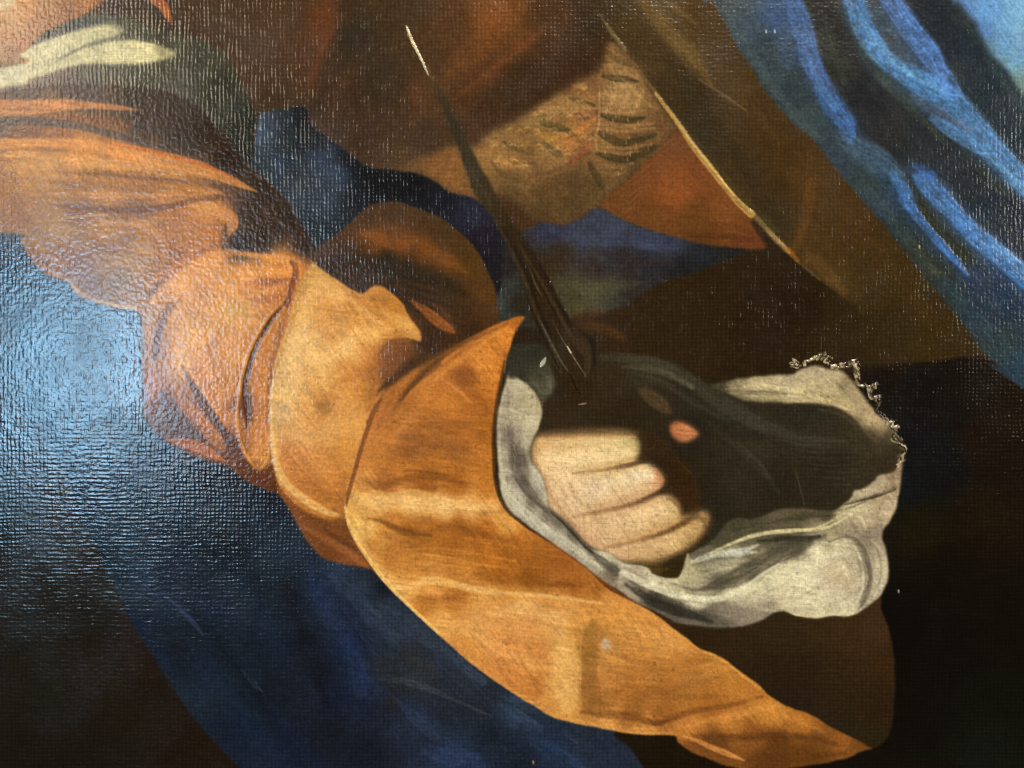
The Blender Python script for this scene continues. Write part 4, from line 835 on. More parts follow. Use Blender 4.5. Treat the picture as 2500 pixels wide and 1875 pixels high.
    st([(1430,1165,3),(1490,1160,5),(1550,1146,4)],(206,168,122),.4,9,.2)
    st([(1430,1240,3),(1500,1226,8),(1570,1205,8),(1605,1195,4)],(190,142,102),.5,13,.2)
    st([(1440,1272,3),(1500,1260,5),(1570,1236,5),(1630,1222,4)],(196,152,108),.45,10,.2)
    st([(1500,1318,3),(1560,1305,8),(1620,1286,9),(1665,1266,6)],(186,138,92),.5,14,.2)
    st([(1520,1350,3),(1580,1338,4),(1650,1312,4),(1700,1282,4)],(190,146,100),.4,9,.2)
    st([(1635,1216,4),(1662,1240,6),(1668,1262,5)],(120,84,48),.6,9,.2)
    st([(1704,1262,5),(1724,1276,7),(1712,1310,7),(1682,1336,6),(1640,1358,5)],(110,76,42),.6,13,.2)
    st([(1345,1100,8),(1355,1140,12),(1375,1180,12)],(240,206,158),.4,18,.2)
    st([(1330,1160,3),(1345,1210,5),(1370,1250,6),(1410,1295,6)],(178,130,92),.5,11,.2)
    st([(1400,1190,8),(1400,1230,10),(1430,1270,8)],(226,188,146),.35,16,.2)
    st([(1560,1160,10),(1590,1160,10)],(240,220,180),.4,12,.2)
    st([(1560,1255,10),(1610,1243,10)],(244,212,164),.45,12,.2)
    st([(1600,1335,7),(1650,1315,8)],(232,194,144),.45,11,.2)
    st([(1312,1060,5),(1400,1053,9),(1480,1051,9),(1556,1056,6)],(104,72,42),.6,14,.1,clip=False)
    st([(1566,1060,5),(1575,1090,7),(1568,1120,5)],(74,52,30),.6,14,.1,clip=False)
    st([(1530,1140,1),(1552,1132,4),(1580,1124,7)],(70,46,26),.75,9,.1,clip=False)
    st([(1570,1218,1),(1604,1204,5),(1636,1192,8)],(70,46,26),.7,10,.1,clip=False)
    st([(1640,1292,1),(1678,1268,4),(1706,1244,7)],(84,58,32),.6,10,.1,clip=False)
    st([(1628,1160,4),(1630,1180,5),(1618,1198,5)],(74,46,26),.5,9,.1,clip=False)
    st([(1738,1270,5),(1722,1308,6),(1690,1342,6),(1640,1368,5)],(64,46,28),.6,13,.1,clip=False)
    st([(1480,1148,2),(1520,1140,5),(1556,1132,6)],(132,90,54),.55,9,.1)
    st([(1500,1243,3),(1550,1228,7),(1596,1212,8)],(128,86,54),.6,12,.1)
    st([(1420,1258,3),(1470,1250,6),(1520,1238,6)],(168,122,84),.5,12,.1)
    st([(1570,1316,3),(1630,1297,7),(1680,1270,8)],(120,82,46),.6,12,.1)
    st([(1480,1336,3),(1530,1327,5),(1580,1314,6)],(164,120,78),.5,11,.1)
    st([(1340,1085,8),(1420,1078,8),(1500,1080,7)],(226,192,140),.4,12,.1)
    spot(1445,1195,22,(216,188,164),.4,rx=34)
    rh_ = np.random.RandomState(3)
    for i in range(34):
        x = 1320 + rh_.rand() * 290; y = 1075 + rh_.rand() * 270
        st([(x,y,1.1),(x+1,y+3,1.3)],(120,86,58),.55,1.8,0)
    st([(1398,1168,2),(1392,1190,4),(1402,1212,3)],(202,160,122),.4,8,.2)
    st([(1408,1262,2),(1404,1282,4),(1420,1300,3)],(196,150,114),.4,8,.2)
    st([(1450,1330,2),(1462,1344,4),(1482,1352,2)],(196,150,112),.4,7,.2)
    ho = ("hand",)
    g.part("index_finger", [(1400,1050),(1485,1046),(1540,1050),(1566,1080),(1566,1112),(1550,1129),(1530,1136),(1480,1146),(1430,1152),(1400,1156)], parent="hand", only=ho, label="uppermost, straightest finger")
    g.part("middle_finger", [(1405,1157),(1430,1152),(1480,1146),(1530,1136),(1560,1124),(1630,1140),(1635,1190),(1600,1210),(1560,1226),(1510,1240),(1450,1252),(1410,1258)], parent="hand", only=ho, label="second finger with a pink tip")
    g.part("ring_finger", [(1412,1260),(1450,1252),(1510,1240),(1560,1226),(1600,1208),(1640,1200),(1672,1240),(1680,1270),(1640,1292),(1590,1311),(1530,1326),(1480,1334)], parent="hand", only=ho)
    g.part("little_finger", [(1490,1334),(1530,1326),(1590,1311),(1640,1292),(1680,1270),(1712,1248),(1745,1240),(1745,1300),(1690,1345),(1600,1385),(1520,1380)], parent="hand", only=ho, label="lowest finger, curling into shadow")

    # ---- white linen of the cuff: left band, long lower fold, right bulb, upper band
    L("white_cuff_band", [(1247,905),(1266,922),(1290,938),(1306,958),(1323,989),(1318,1033),(1301,1071),(1295,1102),(1303,1134),(1323,1163),(1333,1204),(1340,1240),(1358,1252),(1390,1284),(1415,1312),(1440,1338),(1485,1350),(1516,1372),(1573,1385),(1595,1404),(1652,1414),(1668,1390),(1684,1355),(1700,1500),(1660,1520),(1620,1502),(1560,1472),(1510,1442),(1465,1412),(1425,1380),(1380,1347),(1330,1312),(1290,1284),(1250,1252),(1232,1227),(1221,1192),(1216,1140),(1212,1080),(1213,1020),(1222,980),(1230,945)],
      [(1262,940,192,177,145),(1290,960,172,158,123),(1245,980,157,143,121),(1300,990,181,166,129),(1240,1020,170,156,127),(1280,1020,190,177,143),(1300,1040,196,184,147),(1240,1060,140,124,110),(1260,1060,138,119,105),(1285,1070,185,173,143),(1225,1100,177,164,138),(1255,1110,110,98,84),(1280,1120,112,98,82),(1225,1150,187,177,151),
       (1250,1160,149,134,118),(1275,1180,104,94,78),(1305,1170,190,179,154),(1240,1200,196,186,160),(1270,1210,183,171,147),(1300,1220,112,102,84),(1325,1220,179,169,143),(1260,1235,190,179,154),(1300,1255,185,175,151),(1335,1255,116,104,88),(1330,1290,190,179,154),(1360,1275,116,104,84),(1380,1320,190,179,154),(1400,1310,106,94,76),(1430,1355,185,175,149),
       (1440,1345,108,96,80),(1470,1365,190,179,149),(1500,1390,112,100,82),(1520,1385,196,184,151),(1560,1400,216,205,171),(1600,1420,209,199,165),(1560,1440,120,108,88),(1600,1465,96,86,70),(1640,1440,200,190,156),(1640,1490,104,94,78),(1670,1400,192,181,145)],
      soft=2.2, tex=.045, weave=.28, p=2.2, gloss=.6, grid=.5, label="white linen band of the cuff beside the hand")
    st([(1270,1080,5),(1258,1110,11),(1262,1150,13),(1285,1190,12),(1315,1225,8),(1338,1245,3)],(98,86,72),.7,9,.5)
    st([(1248,1030,3),(1246,1060,9),(1250,1100,6)],(116,102,88),.5,9,.5)
    st([(1300,1110,3),(1310,1150,8),(1326,1190,8),(1336,1225,4)],(196,190,162),.8,7,.5,body=.5)
    st([(1256,1170,3),(1290,1210,4),(1320,1240,2)],(162,154,130),.5,5,.5)
    st([(1262,930,6),(1290,955,10),(1300,990,10),(1290,1030,8),(1280,1060,5)],(206,196,156),.45,12,.6)
    st([(1240,985,2),(1265,1000,4),(1290,1010,2)],(120,108,88),.5,6,.5)
    st([(1222,1060,2.5),(1221,1110,3),(1226,1160,4),(1238,1200,6),(1262,1235,9),(1300,1268,10),(1345,1300,10),(1390,1330,9),(1430,1362,7),(1470,1390,3)],(206,200,172),.75,7,.6,body=.6)
    st([(1345,1248,3),(1375,1272,6),(1405,1305,7),(1435,1338,7),(1470,1368,8),(1510,1400,10),(1560,1430,12),(1620,1455,8)],(92,82,70),.8,7,.4)
    st([(1450,1345,3),(1490,1362,7),(1540,1395,9),(1590,1418,9),(1640,1436,8),(1700,1450,6)],(212,206,168),.8,8,.5,body=.5)
    st([(1236,935,2),(1228,975,3),(1219,1020,3.5),(1219,1080,3.5),(1224,1140,4),(1236,1195,4),(1258,1230,3)],(196,186,150),.6,4,.5)
    st([(1262,940,3),(1256,970,7),(1248,1000,7),(1240,1035,4)],(196,184,146),.6,7,.6)
    st([(1240,1040,3),(1250,1075,7),(1256,1110,8),(1262,1150,7)],(100,86,74),.6,7,.5)
    st([(1256,1165,2),(1278,1196,4),(1306,1226,5),(1335,1250,3)],(84,74,62),.7,5,.4)
    st([(1290,1060,3),(1286,1100,6),(1296,1140,6),(1310,1175,4)],(206,196,162),.6,6,.6)
    st([(1285,1000,2),(1270,1040,4),(1272,1070,3)],(150,136,110),.5,5,.6)
    st([(1345,1252,1.5),(1372,1274,3),(1402,1306,3.5),(1430,1336,3),(1450,1352,1.5)],(58,48,40),.75,3.5,.3)
    st([(1452,1366,2),(1490,1394,4.5),(1530,1422,6),(1570,1448,6)],(104,92,78),.7,6,.4)
    for i in range(26):
        t = i / 26
        x = 1230 + 190 * t; y = 1190 + 160 * t
        st([(x,y-10,1),(x+10,y+4,1.8),(x+24,y+14,1)],((226,220,194) if i % 2 else (138,128,108)),.4,3,.5)
    for i in range(20):
        y = 940 + i * 11
        st([(1236+(i*13)%30,y,1),(1240+(i*17)%34,y+14,1.8),(1242+(i*13)%30,y+30,1)],((216,208,172) if i % 2 else (122,110,92)),.35,3.5,.5)
    # shaded end of the band near the blade
    L("shaded_cuff_end", [(1250,848),(1320,842),(1340,880),(1352,915),(1352,950),(1335,975),(1322,985),(1306,956),(1290,938),(1266,922),(1240,920)],
      [(1270,870,56,52,42),(1310,860,54,48,36),(1330,920,72,66,50),(1345,940,104,98,76),(1330,965,84,76,58),(1270,910,62,56,44),(1310,935,86,80,62)], soft=4, tex=.06, weave=.6, label="shaded grey end of the white cuff by the blade")
    st([(1300,930,2),(1325,955,6),(1345,958,3)],(126,120,94),.55,6,.8)
    st([(1320,905,2),(1342,930,5),(1346,955,3)],(132,126,100),.5,5,.8)
    # lower fold and bulb
    L("white_cuff_fold", [(1573,1385),(1600,1405),(1652,1413),(1668,1390),(1686,1352),(1738,1321),(1785,1268),(1841,1266),(1895,1246),(1958,1240),(2030,1246),(2075,1216),(2085,1199),(2110,1190),(2132,1174),(2145,1160),(2173,1152),(2192,1140),(2202,1118),(2208,1098),(2200,1150),(2197,1185),(2188,1235),(2174,1267),(2152,1302),(2161,1337),(2168,1375),(2166,1413),(2154,1442),(2140,1461),(2116,1480),(2094,1495),(2069,1503),(2028,1503),(1990,1508),(1942,1502),(1904,1490),(1850,1518),(1790,1531),(1710,1530),(1660,1520),(1610,1496),(1540,1462),(1510,1430),(1520,1390)],
      [(1590,1420,211,201,165),(1650,1440,200,188,149),(1560,1430,162,147,123),(1600,1470,84,74,60),(1680,1400,181,169,129),(1700,1350,108,100,76),(1760,1320,84,76,54),(1740,1380,151,141,116),(1800,1290,82,74,52),(1850,1290,88,78,54),(1780,1360,164,154,123),(1830,1340,112,102,76),(1900,1290,104,92,66),(1960,1260,98,84,56),(2020,1265,86,74,52),
       (1700,1440,162,151,121),(1760,1420,108,100,78),(1830,1400,106,98,76),(1650,1490,78,68,56),(1720,1500,98,88,72),(1760,1480,133,119,101),(1700,1470,211,201,165),(1780,1455,220,209,171),(1820,1430,211,199,162),(1800,1500,140,124,107),(1860,1490,146,132,114),(1700,1520,104,94,78),(1850,1440,205,192,156),(1900,1400,228,216,176),(1880,1370,162,149,118),
       (1950,1330,96,86,66),(1900,1330,98,88,68),(2000,1300,140,126,101),(1960,1400,233,220,180),(2000,1350,239,226,184),(2050,1340,211,196,160),(2060,1400,222,207,169),(1980,1450,222,209,171),(1930,1470,207,194,156),(2040,1460,209,194,160),(2080,1440,198,184,151),(2060,1490,211,199,160),(2050,1410,194,171,134),(2100,1380,140,126,107),(2110,1320,138,121,101),
       (2140,1380,203,188,154),(2140,1420,190,175,147),(2110,1450,162,147,125),(2140,1340,162,145,121),(2130,1300,146,130,107),(2080,1290,157,141,114),(2060,1260,194,179,140),(2100,1240,200,184,143),(2110,1280,181,162,129),(2120,1210,162,143,114),(2160,1200,179,156,123),(2180,1180,153,130,99),(2150,1250,183,162,127),(2110,1200,185,171,138),(2140,1170,168,149,121),(2190,1150,146,124,94),(2020,1290,162,147,114)],
      soft=2.4, tex=.06, weave=.25, p=2.2, gloss=.6, grid=.5, label="crumpled white linen fold of the cuff ending in a rounded bulb")
    st([(1700,1500,6),(1640,1478,12),(1580,1450,10),(1540,1420,4)],(72,62,52),.6,14,.4)
    st([(1620,1462,4),(1680,1490,12),(1740,1512,12),(1790,1522,5)],(84,76,62),.65,14,.4)
    st([(1600,1425,4),(1660,1450,7),(1720,1466,7),(1780,1456,8),(1830,1440,8),(1880,1410,8),(1940,1375,6)],(222,214,170),.8,8,.5,body=.6)
    st([(1720,1435,4),(1770,1430,10),(1830,1405,13),(1890,1370,14),(1950,1340,12),(2010,1310,8)],(88,80,60),.75,12,.5)
    st([(1700,1365,3),(1760,1350,8),(1800,1350,8),(1850,1330,3)],(206,204,182),.75,8,.5,body=.6)
    st([(1780,1345,4),(1810,1345,8),(1840,1335,3)],(196,198,190),.7,7,.4)
    st([(1690,1380,3),(1750,1365,5),(1830,1350,4),(1880,1320,2)],(90,80,58),.5,7,.6)
    st([(1740,1345,2),(1800,1320,4),(1860,1302,5),(1930,1296,5),(1990,1290,4),(2030,1270,2)],(206,194,140),.85,5,.5,body=.6)
    st([(1850,1325,3),(1910,1315,7),(1970,1318,7),(2000,1310,3)],(62,54,40),.75,8,.5)
    st([(1800,1290,4),(1880,1280,8),(1970,1258,8),(2040,1258,5)],(70,60,42),.6,12,.6)
    st([(1700,1410,3),(1740,1395,5),(1800,1382,4)],(190,182,140),.55,6,.6)
    st([(2030,1270,3),(2065,1245,10),(2100,1235,11),(2130,1245,8)],(206,194,150),.6,12,.6)
    st([(2062,1226,2),(2100,1218,4),(2150,1205,4),(2180,1190,2)],(76,64,46),.7,5,.6)
    st([(2095,1208,5),(2125,1196,9),(2150,1180,7)],(192,180,146),.65,7,.8,body=.8)
    st([(2020,1250,3),(2070,1240,3),(2110,1225,2)],(60,50,34),.6,5,.6)
    st([(2040,1300,3),(2080,1312,5),(2105,1345,6),(2118,1390,6),(2115,1430,6),(2100,1470,4)],(116,104,84),.7,7,.4)
    st([(2080,1300,2),(2110,1330,3),(2132,1370,3),(2128,1400,2)],(156,142,112),.5,5,.5)
    st([(2100,1270,3),(2115,1300,6),(2125,1330,5)],(128,112,86),.5,9,.5)
    st([(1990,1320,6),(2040,1325,10),(2075,1350,8),(2092,1390,6),(2094,1430,5)],(220,208,164),.55,12,.6)
    st([(2058,1395,6),(2070,1420,12),(2068,1445,8)],(178,152,116),.5,12,.6)
    st([(2135,1340,3),(2150,1380,7),(2148,1420,6),(2130,1455,3)],(206,194,158),.55,8,.6)
    st([(1810,1460,4),(1860,1485,6),(1910,1492,7),(1970,1500,6),(2040,1496,6)],(204,192,148),.6,7,.5)
    st([(1930,1380,8),(1900,1410,12),(1860,1440,8)],(228,218,176),.5,14,.6)
    st([(1527,1426,3),(1566,1452,9),(1606,1474,12),(1660,1494,12),(1700,1505,9),(1738,1518,4)],(58,50,41),.85,9,.3)
    st([(1540,1460,2),(1600,1492,5),(1660,1514,6),(1720,1524,4)],(128,116,98),.6,6,.5)
    st([(1460,1357,3),(1505,1388,7),(1550,1413,8),(1600,1436,8),(1660,1455,8),(1719,1463,7),(1775,1455,6),(1820,1434,6),(1861,1402,5),(1900,1378,3)],(228,220,184),.88,6,.35,body=.7)
    st([(1640,1424,3),(1700,1440,5),(1752,1424,10),(1800,1398,12),(1849,1370,12),(1895,1342,10),(1945,1322,7),(1991,1312,3)],(88,80,60),.8,9,.4)
    st([(1760,1440,3),(1810,1415,4),(1855,1388,5),(1900,1360,5),(1940,1338,3)],(128,118,92),.6,6,.6)
    st([(1688,1372,3),(1716,1362,8),(1748,1354,8),(1800,1352,8),(1846,1346,3)],(212,208,186),.8,6,.6,body=.5)
    st([(1700,1392,3),(1760,1378,5),(1830,1366,5)],(176,168,134),.55,6,.6)
    st([(1650,1400,3),(1665,1412,8),(1700,1418,6)],(190,182,142),.6,7,.5)
    st([(1736,1350,1.5),(1785,1328,3.5),(1833,1311,4),(1880,1300,4.5),(1940,1294,4.5),(2000,1292,4),(2040,1278,3),(2075,1256,2)],(214,202,152),.9,3.5,.4,body=.7)
    st([(1760,1318,2),(1810,1298,4),(1870,1284,5),(1940,1276,5),(2000,1272,3)],(110,98,72),.6,6,.6)
    st([(1850,1320,3),(1905,1314,6),(1960,1314,6),(2000,1308,3)],(58,50,38),.8,5,.4)
    st([(2022,1322,2),(2060,1310,3.5),(2088,1316,4),(2108,1342,5),(2120,1380,6),(2123,1418,6),(2114,1456,5),(2096,1486,3)],(112,100,80),.8,4.5,.3)
    st([(2030,1332,2),(2062,1322,3),(2086,1336,3),(2100,1370,3.5),(2106,1412,3.5),(2100,1450,3),(2084,1480,2)],(226,216,174),.55,4,.4)
    st([(2092,1306,2),(2122,1322,3),(2142,1348,3.5),(2150,1395,3),(2142,1430,2)],(134,122,98),.6,4,.4)
    st([(2128,1318,2),(2152,1345,4),(2160,1385,4),(2154,1425,3)],(206,194,158),.5,5,.5)
    st([(2060,1232,2),(2100,1222,3),(2145,1210,3),(2185,1194,2)],(66,54,38),.85,4,.3)
    st([(2090,1250,3),(2080,1275,5),(2095,1300,3)],(120,106,80),.6,6,.5)
    st([(2040,1262,3),(2075,1250,6),(2100,1262,6),(2110,1290,4)],(214,202,160),.65,7,.6)
    st([(2185,1160,2),(2190,1200,4),(2175,1245,4),(2155,1285,2)],(196,178,142),.55,5,.5)
    st([(2165,1170,3),(2160,1210,5),(2140,1250,5)],(136,118,90),.5,7,.5)
    st([(1905,1489,1.5),(1945,1500,3),(1990,1505,3.5),(2030,1499,3),(2070,1500,3),(2100,1486,2)],(222,210,166),.7,3,.4)
    st([(1860,1470,4),(1900,1482,7),(1960,1488,6),(2030,1480,4)],(168,156,124),.5,7,.6)
    st([(1830,1420,3),(1880,1448,7),(1930,1470,7),(1990,1482,4)],(222,212,172),.5,7,.6)
    for i in range(9):
        r_ = 20 + i * 13
        pts_ = [(2000 + r_ * 1.05 * math.cos(t), 1405 + r_ * .72 * math.sin(t), 1.0 + 1.2 * math.sin((t + 1.2) * 1.1)) for t in np.linspace(-1.3, 1.6, 7)]
        st(pts_, ((232,222,182) if i % 2 else (168,156,126)), .35, 3.5, .7)
    for i in range(60):
        a = (i * .618) % 1; b = (i * .755) % 1
        x = 1850 + 240 * a; y = 1350 + 130 * b + 20 * (1 - a)
        st([(x,y,1.2),(x+10,y-8,2.4),(x+24,y-14,1.2)],((234,226,188) if i % 2 else (160,148,116)),.38,4,.5)
    for i in range(34):
        a = (i * .618) % 1; b = (i * .755) % 1
        x = 1640 + 200 * a; y = 1400 + 90 * b - 40 * a
        st([(x,y,1.2),(x+18,y-3,2.2),(x+40,y-10,1.2)],((214,206,164) if i % 2 else (110,100,78)),.32,4,.6)
    g.part("cuff_bulb", [(1880,1400),(1960,1350),(2030,1305),(2090,1300),(2150,1305),(2175,1375),(2160,1450),(2100,1500),(1990,1515),(1904,1495),(1850,1470)], parent="white_cuff_fold", only=("white_cuff_fold",), label="rounded bright end of the linen fold")
    # upper band
    L("white_cuff_top", [(1735,944),(1760,934),(1800,925),(1850,919),(1895,915),(1936,914),(1952,903),(1990,893),(2028,903),(2053,905),(2069,919),(2094,947),(2123,989),(2154,1017),(2173,1039),(2190,1068),(2206,1098),(2204,1120),(2180,1110),(2140,1085),(2116,1064),(2097,1039),(2075,1014),(2037,994),(1990,985),(1895,982),(1820,978),(1780,962)],
      [(1760,945,82,72,50),(1800,940,142,128,94),(1850,940,187,170,128),(1820,965,135,121,91),(1880,965,155,140,104),(1920,935,192,174,136),(1960,915,176,161,128),(1990,905,171,156,124),(1960,960,203,184,138),(2020,930,180,163,128),(2000,970,185,165,121),(2040,970,169,149,109),(2060,940,153,135,101),(2080,970,167,147,109),(2100,1000,176,154,116),
       (2130,1020,192,167,128),(2100,1025,135,114,84),(2150,1040,169,147,109),(2130,1060,82,66,44),(2170,1060,96,80,54),(2190,1095,66,52,32),(2160,1090,70,56,36)],
      soft=3, tex=.09, weave=.28, p=2.0, label="upper edge of the white cuff, dry-brushed tan white")
    st([(1770,950,2),(1830,944,5),(1900,948,6),(1960,962,6),(2020,980,5),(2080,1005,3)],(214,196,144),.7,6,.8,body=.6)
    st([(1780,960,2),(1840,966,4),(1900,972,5),(1960,978,4)],(182,164,116),.6,5,.8)
    st([(1790,955,1),(1850,955,2.5),(1920,962,2.5)],(92,80,54),.6,4,.7)
    st([(1960,910,5),(2000,935,8),(2050,975,9),(2100,1010,8),(2150,1035,5)],(190,170,124),.5,10,.8)
    st([(2000,905,3),(2040,935,4),(2070,960,3)],(112,96,68),.5,6,.6)
    st([(2000,1000,3),(2050,1010,6),(2090,1040,6),(2120,1060,3)],(96,80,54),.6,8,.6,clip=False)
    for i in range(40):
        a = (i * .618) % 1; b = (i * .755) % 1
        x = 1800 + 290 * a; y = 925 + 50 * b + 50 * max(0, a - .6)
        st([(x,y,1),(x+16,y+3,2),(x+36,y+8 + 10 * a,1)],((222,204,156) if i % 2 else (108,92,64)),.4,3.5,.6)
    # frayed lace
    g.cur = None
    rs = np.random.RandomState(5)
    knots_ = [(1928,896),(1940,884),(1955,888),(1972,878),(1986,872),(2004,862),(2016,872),(2024,888),(2040,898),(2058,892),(2078,890),(2092,884),(2088,904),(2094,924),(2092,936),(2110,944),(2132,944),(2140,936),(2122,962),(2136,976),(2150,966),(2144,988),(2160,1024),(2178,1030),(2192,1044),(2184,1058),(2200,1078),(2206,1104),(2200,1122),(2190,1136)]
    for i in range(len(knots_) - 1):
        (x0, y0), (x1, y1) = knots_[i], knots_[i + 1]
        dx, dy = (x1 - x0), (y1 - y0)
        dark = 18 <= i <= 22
        for q in range(3):
            o1, o2, o3 = rs.randn(3) * 4.5
            c_ = [(222,210,172),(176,158,118),(120,100,70),(52,36,22)][(i + q) % 4]
            if dark and q % 2: c_ = (28,22,18)
            st([(x0+o1,y0+o2,.8),(x0+dx*.35-dy*.3+o3,y0+dy*.35+dx*.25+o1,1.6+rs.rand()*1.4),(x0+dx*.7+o2,y0+dy*.7-o3,2.0),(x1+o3,y1+o1,.8)],c_,.9,2.2,.2,body=.9)
    g.part("lace_fringe", [(1922,905),(1930,890),(1985,862),(2010,856),(2030,880),(2060,884),(2096,882),(2100,930),(2150,945),(2160,975),(2150,1010),(2190,1030),(2200,1062),(2212,1100),(2204,1124),(2192,1080),(2170,1040),(2125,992),(2092,950),(2064,915),(2030,902),(1990,892),(1950,903)], label="frayed pale fringe along the cuff's upper edge")

    # ---- the thin blade
    g.cur = None
    blade = [(1036,160),(1044,160),(1062,196),(1084,232),(1104,270),(1128,314),(1150,360),(1172,405),(1196,446),(1222,492),(1250,540),(1284,590),(1318,640),(1342,684),(1377,754),(1398,788),(1420,816),(1449,828),(1452,893),(1450,930),(1430,985),(1400,990),(1370,950),(1358,925),(1333,861),(1310,800),(1296,768),(1279,697),(1256,640),(1219,558),(1190,510),(1160,476),(1138,420),(1120,366),(1100,316),(1080,262),(1060,214)]
    L("dark_blade", blade,
      [(1045,180,99,78,50),(1075,240,70,55,38),(1110,310,66,51,36),(1150,400,70,55,36),(1190,480,68,51,29),(1230,520,66,46,25),(1260,600,59,39,22),(1300,680,56,38,22),(1330,740,63,41,22),(1370,800,59,39,22),(1430,840,54,37,20),(1440,880,56,39,22),(1360,860,63,51,34),(1340,830,51,37,22),(1400,900,61,41,22),(1420,960,59,39,20)],
      soft=3, tex=.05, weave=.9, label="long dark tapering blade crossing the ground")
    st([(1230,560,3),(1262,620,6),(1290,680,5),(1310,740,4),(1345,820,4)],(36,26,17),.6,7,.3)
    st([(1295,600,3),(1340,690,5),(1372,755,6),(1400,805,8),(1440,835,6),(1448,890,5)],(38,27,17),.7,7,.3)
    st([(1250,545,3),(1270,600,4),(1290,650,4)],(74,54,30),.45,7,.4)
    g.cur = None
    g.cur = g.poly_mask(blade, 3)
    st([(1200,520,3),(1240,600,6),(1270,660,6),(1300,740,5),(1340,840,5),(1370,910,4)],(84,62,38),.5,7,.4)
    st([(1270,600,2),(1310,670,4),(1350,740,5),(1390,810,6),(1420,860,6)],(92,66,40),.5,6,.4)
    st([(1300,660,1.5),(1345,745,2.5),(1385,820,3),(1410,870,2)],(36,25,16),.6,4,.2)
    st([(1270,680,1.5),(1300,760,2.5),(1335,840,3),(1365,900,2)],(34,24,16),.6,4,.2)
    st([(1140,390,3),(1165,440,5),(1200,505,5)],(88,68,44),.45,7,.4)
    st([(1400,800,5),(1425,835,12),(1436,880,10),(1430,920,5)],(90,64,38),.6,9,.3)
    st([(1416,818,1.5),(1448,829,2.5),(1451,890,2)],(34,24,15),.7,3,.2)
    st([(1360,760,4),(1390,830,8),(1405,890,6)],(78,56,34),.5,8,.3)
    g.cur = None
    st([(992,64,1.2),(1000,84,2.8),(1008,104,3.2),(1020,128,2.6),(1034,156,2.2),(1046,184,1)],(232,222,166),.97,2.6,.15,body=1.0,name="bright_blade_tip",parent="dark_blade",label="bright cream needle-thin tip of the blade")
    st([(1294,656,.8),(1303,684,2),(1312,704,2),(1324,724,.8)],(120,104,74),.75,2.5,.3)
    st([(1274,668,.6),(1284,694,1.4),(1298,715,.6)],(98,80,54),.7,2.5,.3)
    st([(1318,782,1),(1335,815,2.4),(1352,850,2.6),(1372,885,2.2),(1392,912,1)],(108,98,78),.8,3,.3)
    st([(1348,780,.6),(1365,815,1.3),(1383,846,1.6)],(132,112,76),.75,2.2,.3)
    st([(1385,846,1.4),(1394,862,2)],(226,216,184),.9,2,.1,body=1)
    st([(1396,866,1.2),(1412,890,1.4),(1430,918,.8)],(168,146,102),.8,2,.2)
    st([(1388,905,1),(1402,938,1.5),(1418,968,1)],(24,17,12),.8,2.5,.1)
    st([(1320,895,2),(1326,885,5),(1332,874,2)],(206,198,172),.9,2.4,.2,body=1,name="cream_fleck",label="small cream fleck of paint beside the blade")
    st([(1412,988,1.2),(1424,986,2.6),(1432,984,1)],(222,214,192),.85,2,.5,body=1)
    g.part("cuff_shadow_edge", [(1150,790),(1300,790),(1300,1100),(1500,1400),(1700,1520),(1500,1560),(1150,1300)], only=("dark_background",), label="narrow dark shadow line between the orange flap and the white cuff")
    # stray flecks
    for x, y, c in [(1302,1862,(196,150,80)),(2192,1442,(160,166,170)),(2244,602,(210,196,120)),(1870,77,(190,210,230)),(1891,77,(170,196,220))]:
        st([(x,y-2,2),(x,y+3,2)],c,.8,2,0)


def box(a, r):
    c = np.cumsum(np.pad(a, ((r + 1, r), (0, 0)), 'edge'), 0); a = c[2 * r + 1:] - c[:-2 * r - 1]
    c = np.cumsum(np.pad(a, ((0, 0), (r + 1, r)), 'edge'), 1); return c[:, 2 * r + 1:] - c[:, :-2 * r - 1]

def tidy(g):
    """slivers left between two passages go to the passage beside them"""
    names = [n[0] for n in g.names]
    if "grey_green_shawl" in names:
        g.id[(g.id == names.index("brown_background")) & (g.X < 440) & (g.Y < 240)] = names.index("grey_green_shawl")
        g.id[(g.id == names.index("brown_background")) & (g.X > 1300) & (g.Y > 430)] = names.index("brown_ground")
    broad = ("brown_background", "dark_background", "cuff_hollow", "hand", "white_cuff_band", "grey_green_shawl", "blue_cloak", "weapon_handle", "collar_shadow", "blue_sash", "rust_sleeve", "dark_fold")
    for it in range(3):
        own = np.zeros(g.id.shape, np.float32); best = np.full(g.id.shape, -1.0, np.float32); arg = g.id.copy()
        for k, n in enumerate(g.names):
            m = g.id == k
            if not m.any(): continue
            b = box(m.astype(np.float64), 4).astype(np.float32) / 81
            if n[0] in broad: own[m] = b[m]
            else: own[m] = 1
            u = (b > best) & ~m
            best[u] = b[u]; arg[u] = k
        w = own < .40
        g.id[w] = arg[w]

def fill_of(X, Y):
    return np.exp(-((X - 150) / 420) ** 2 - ((Y - 830) / 330) ** 2)

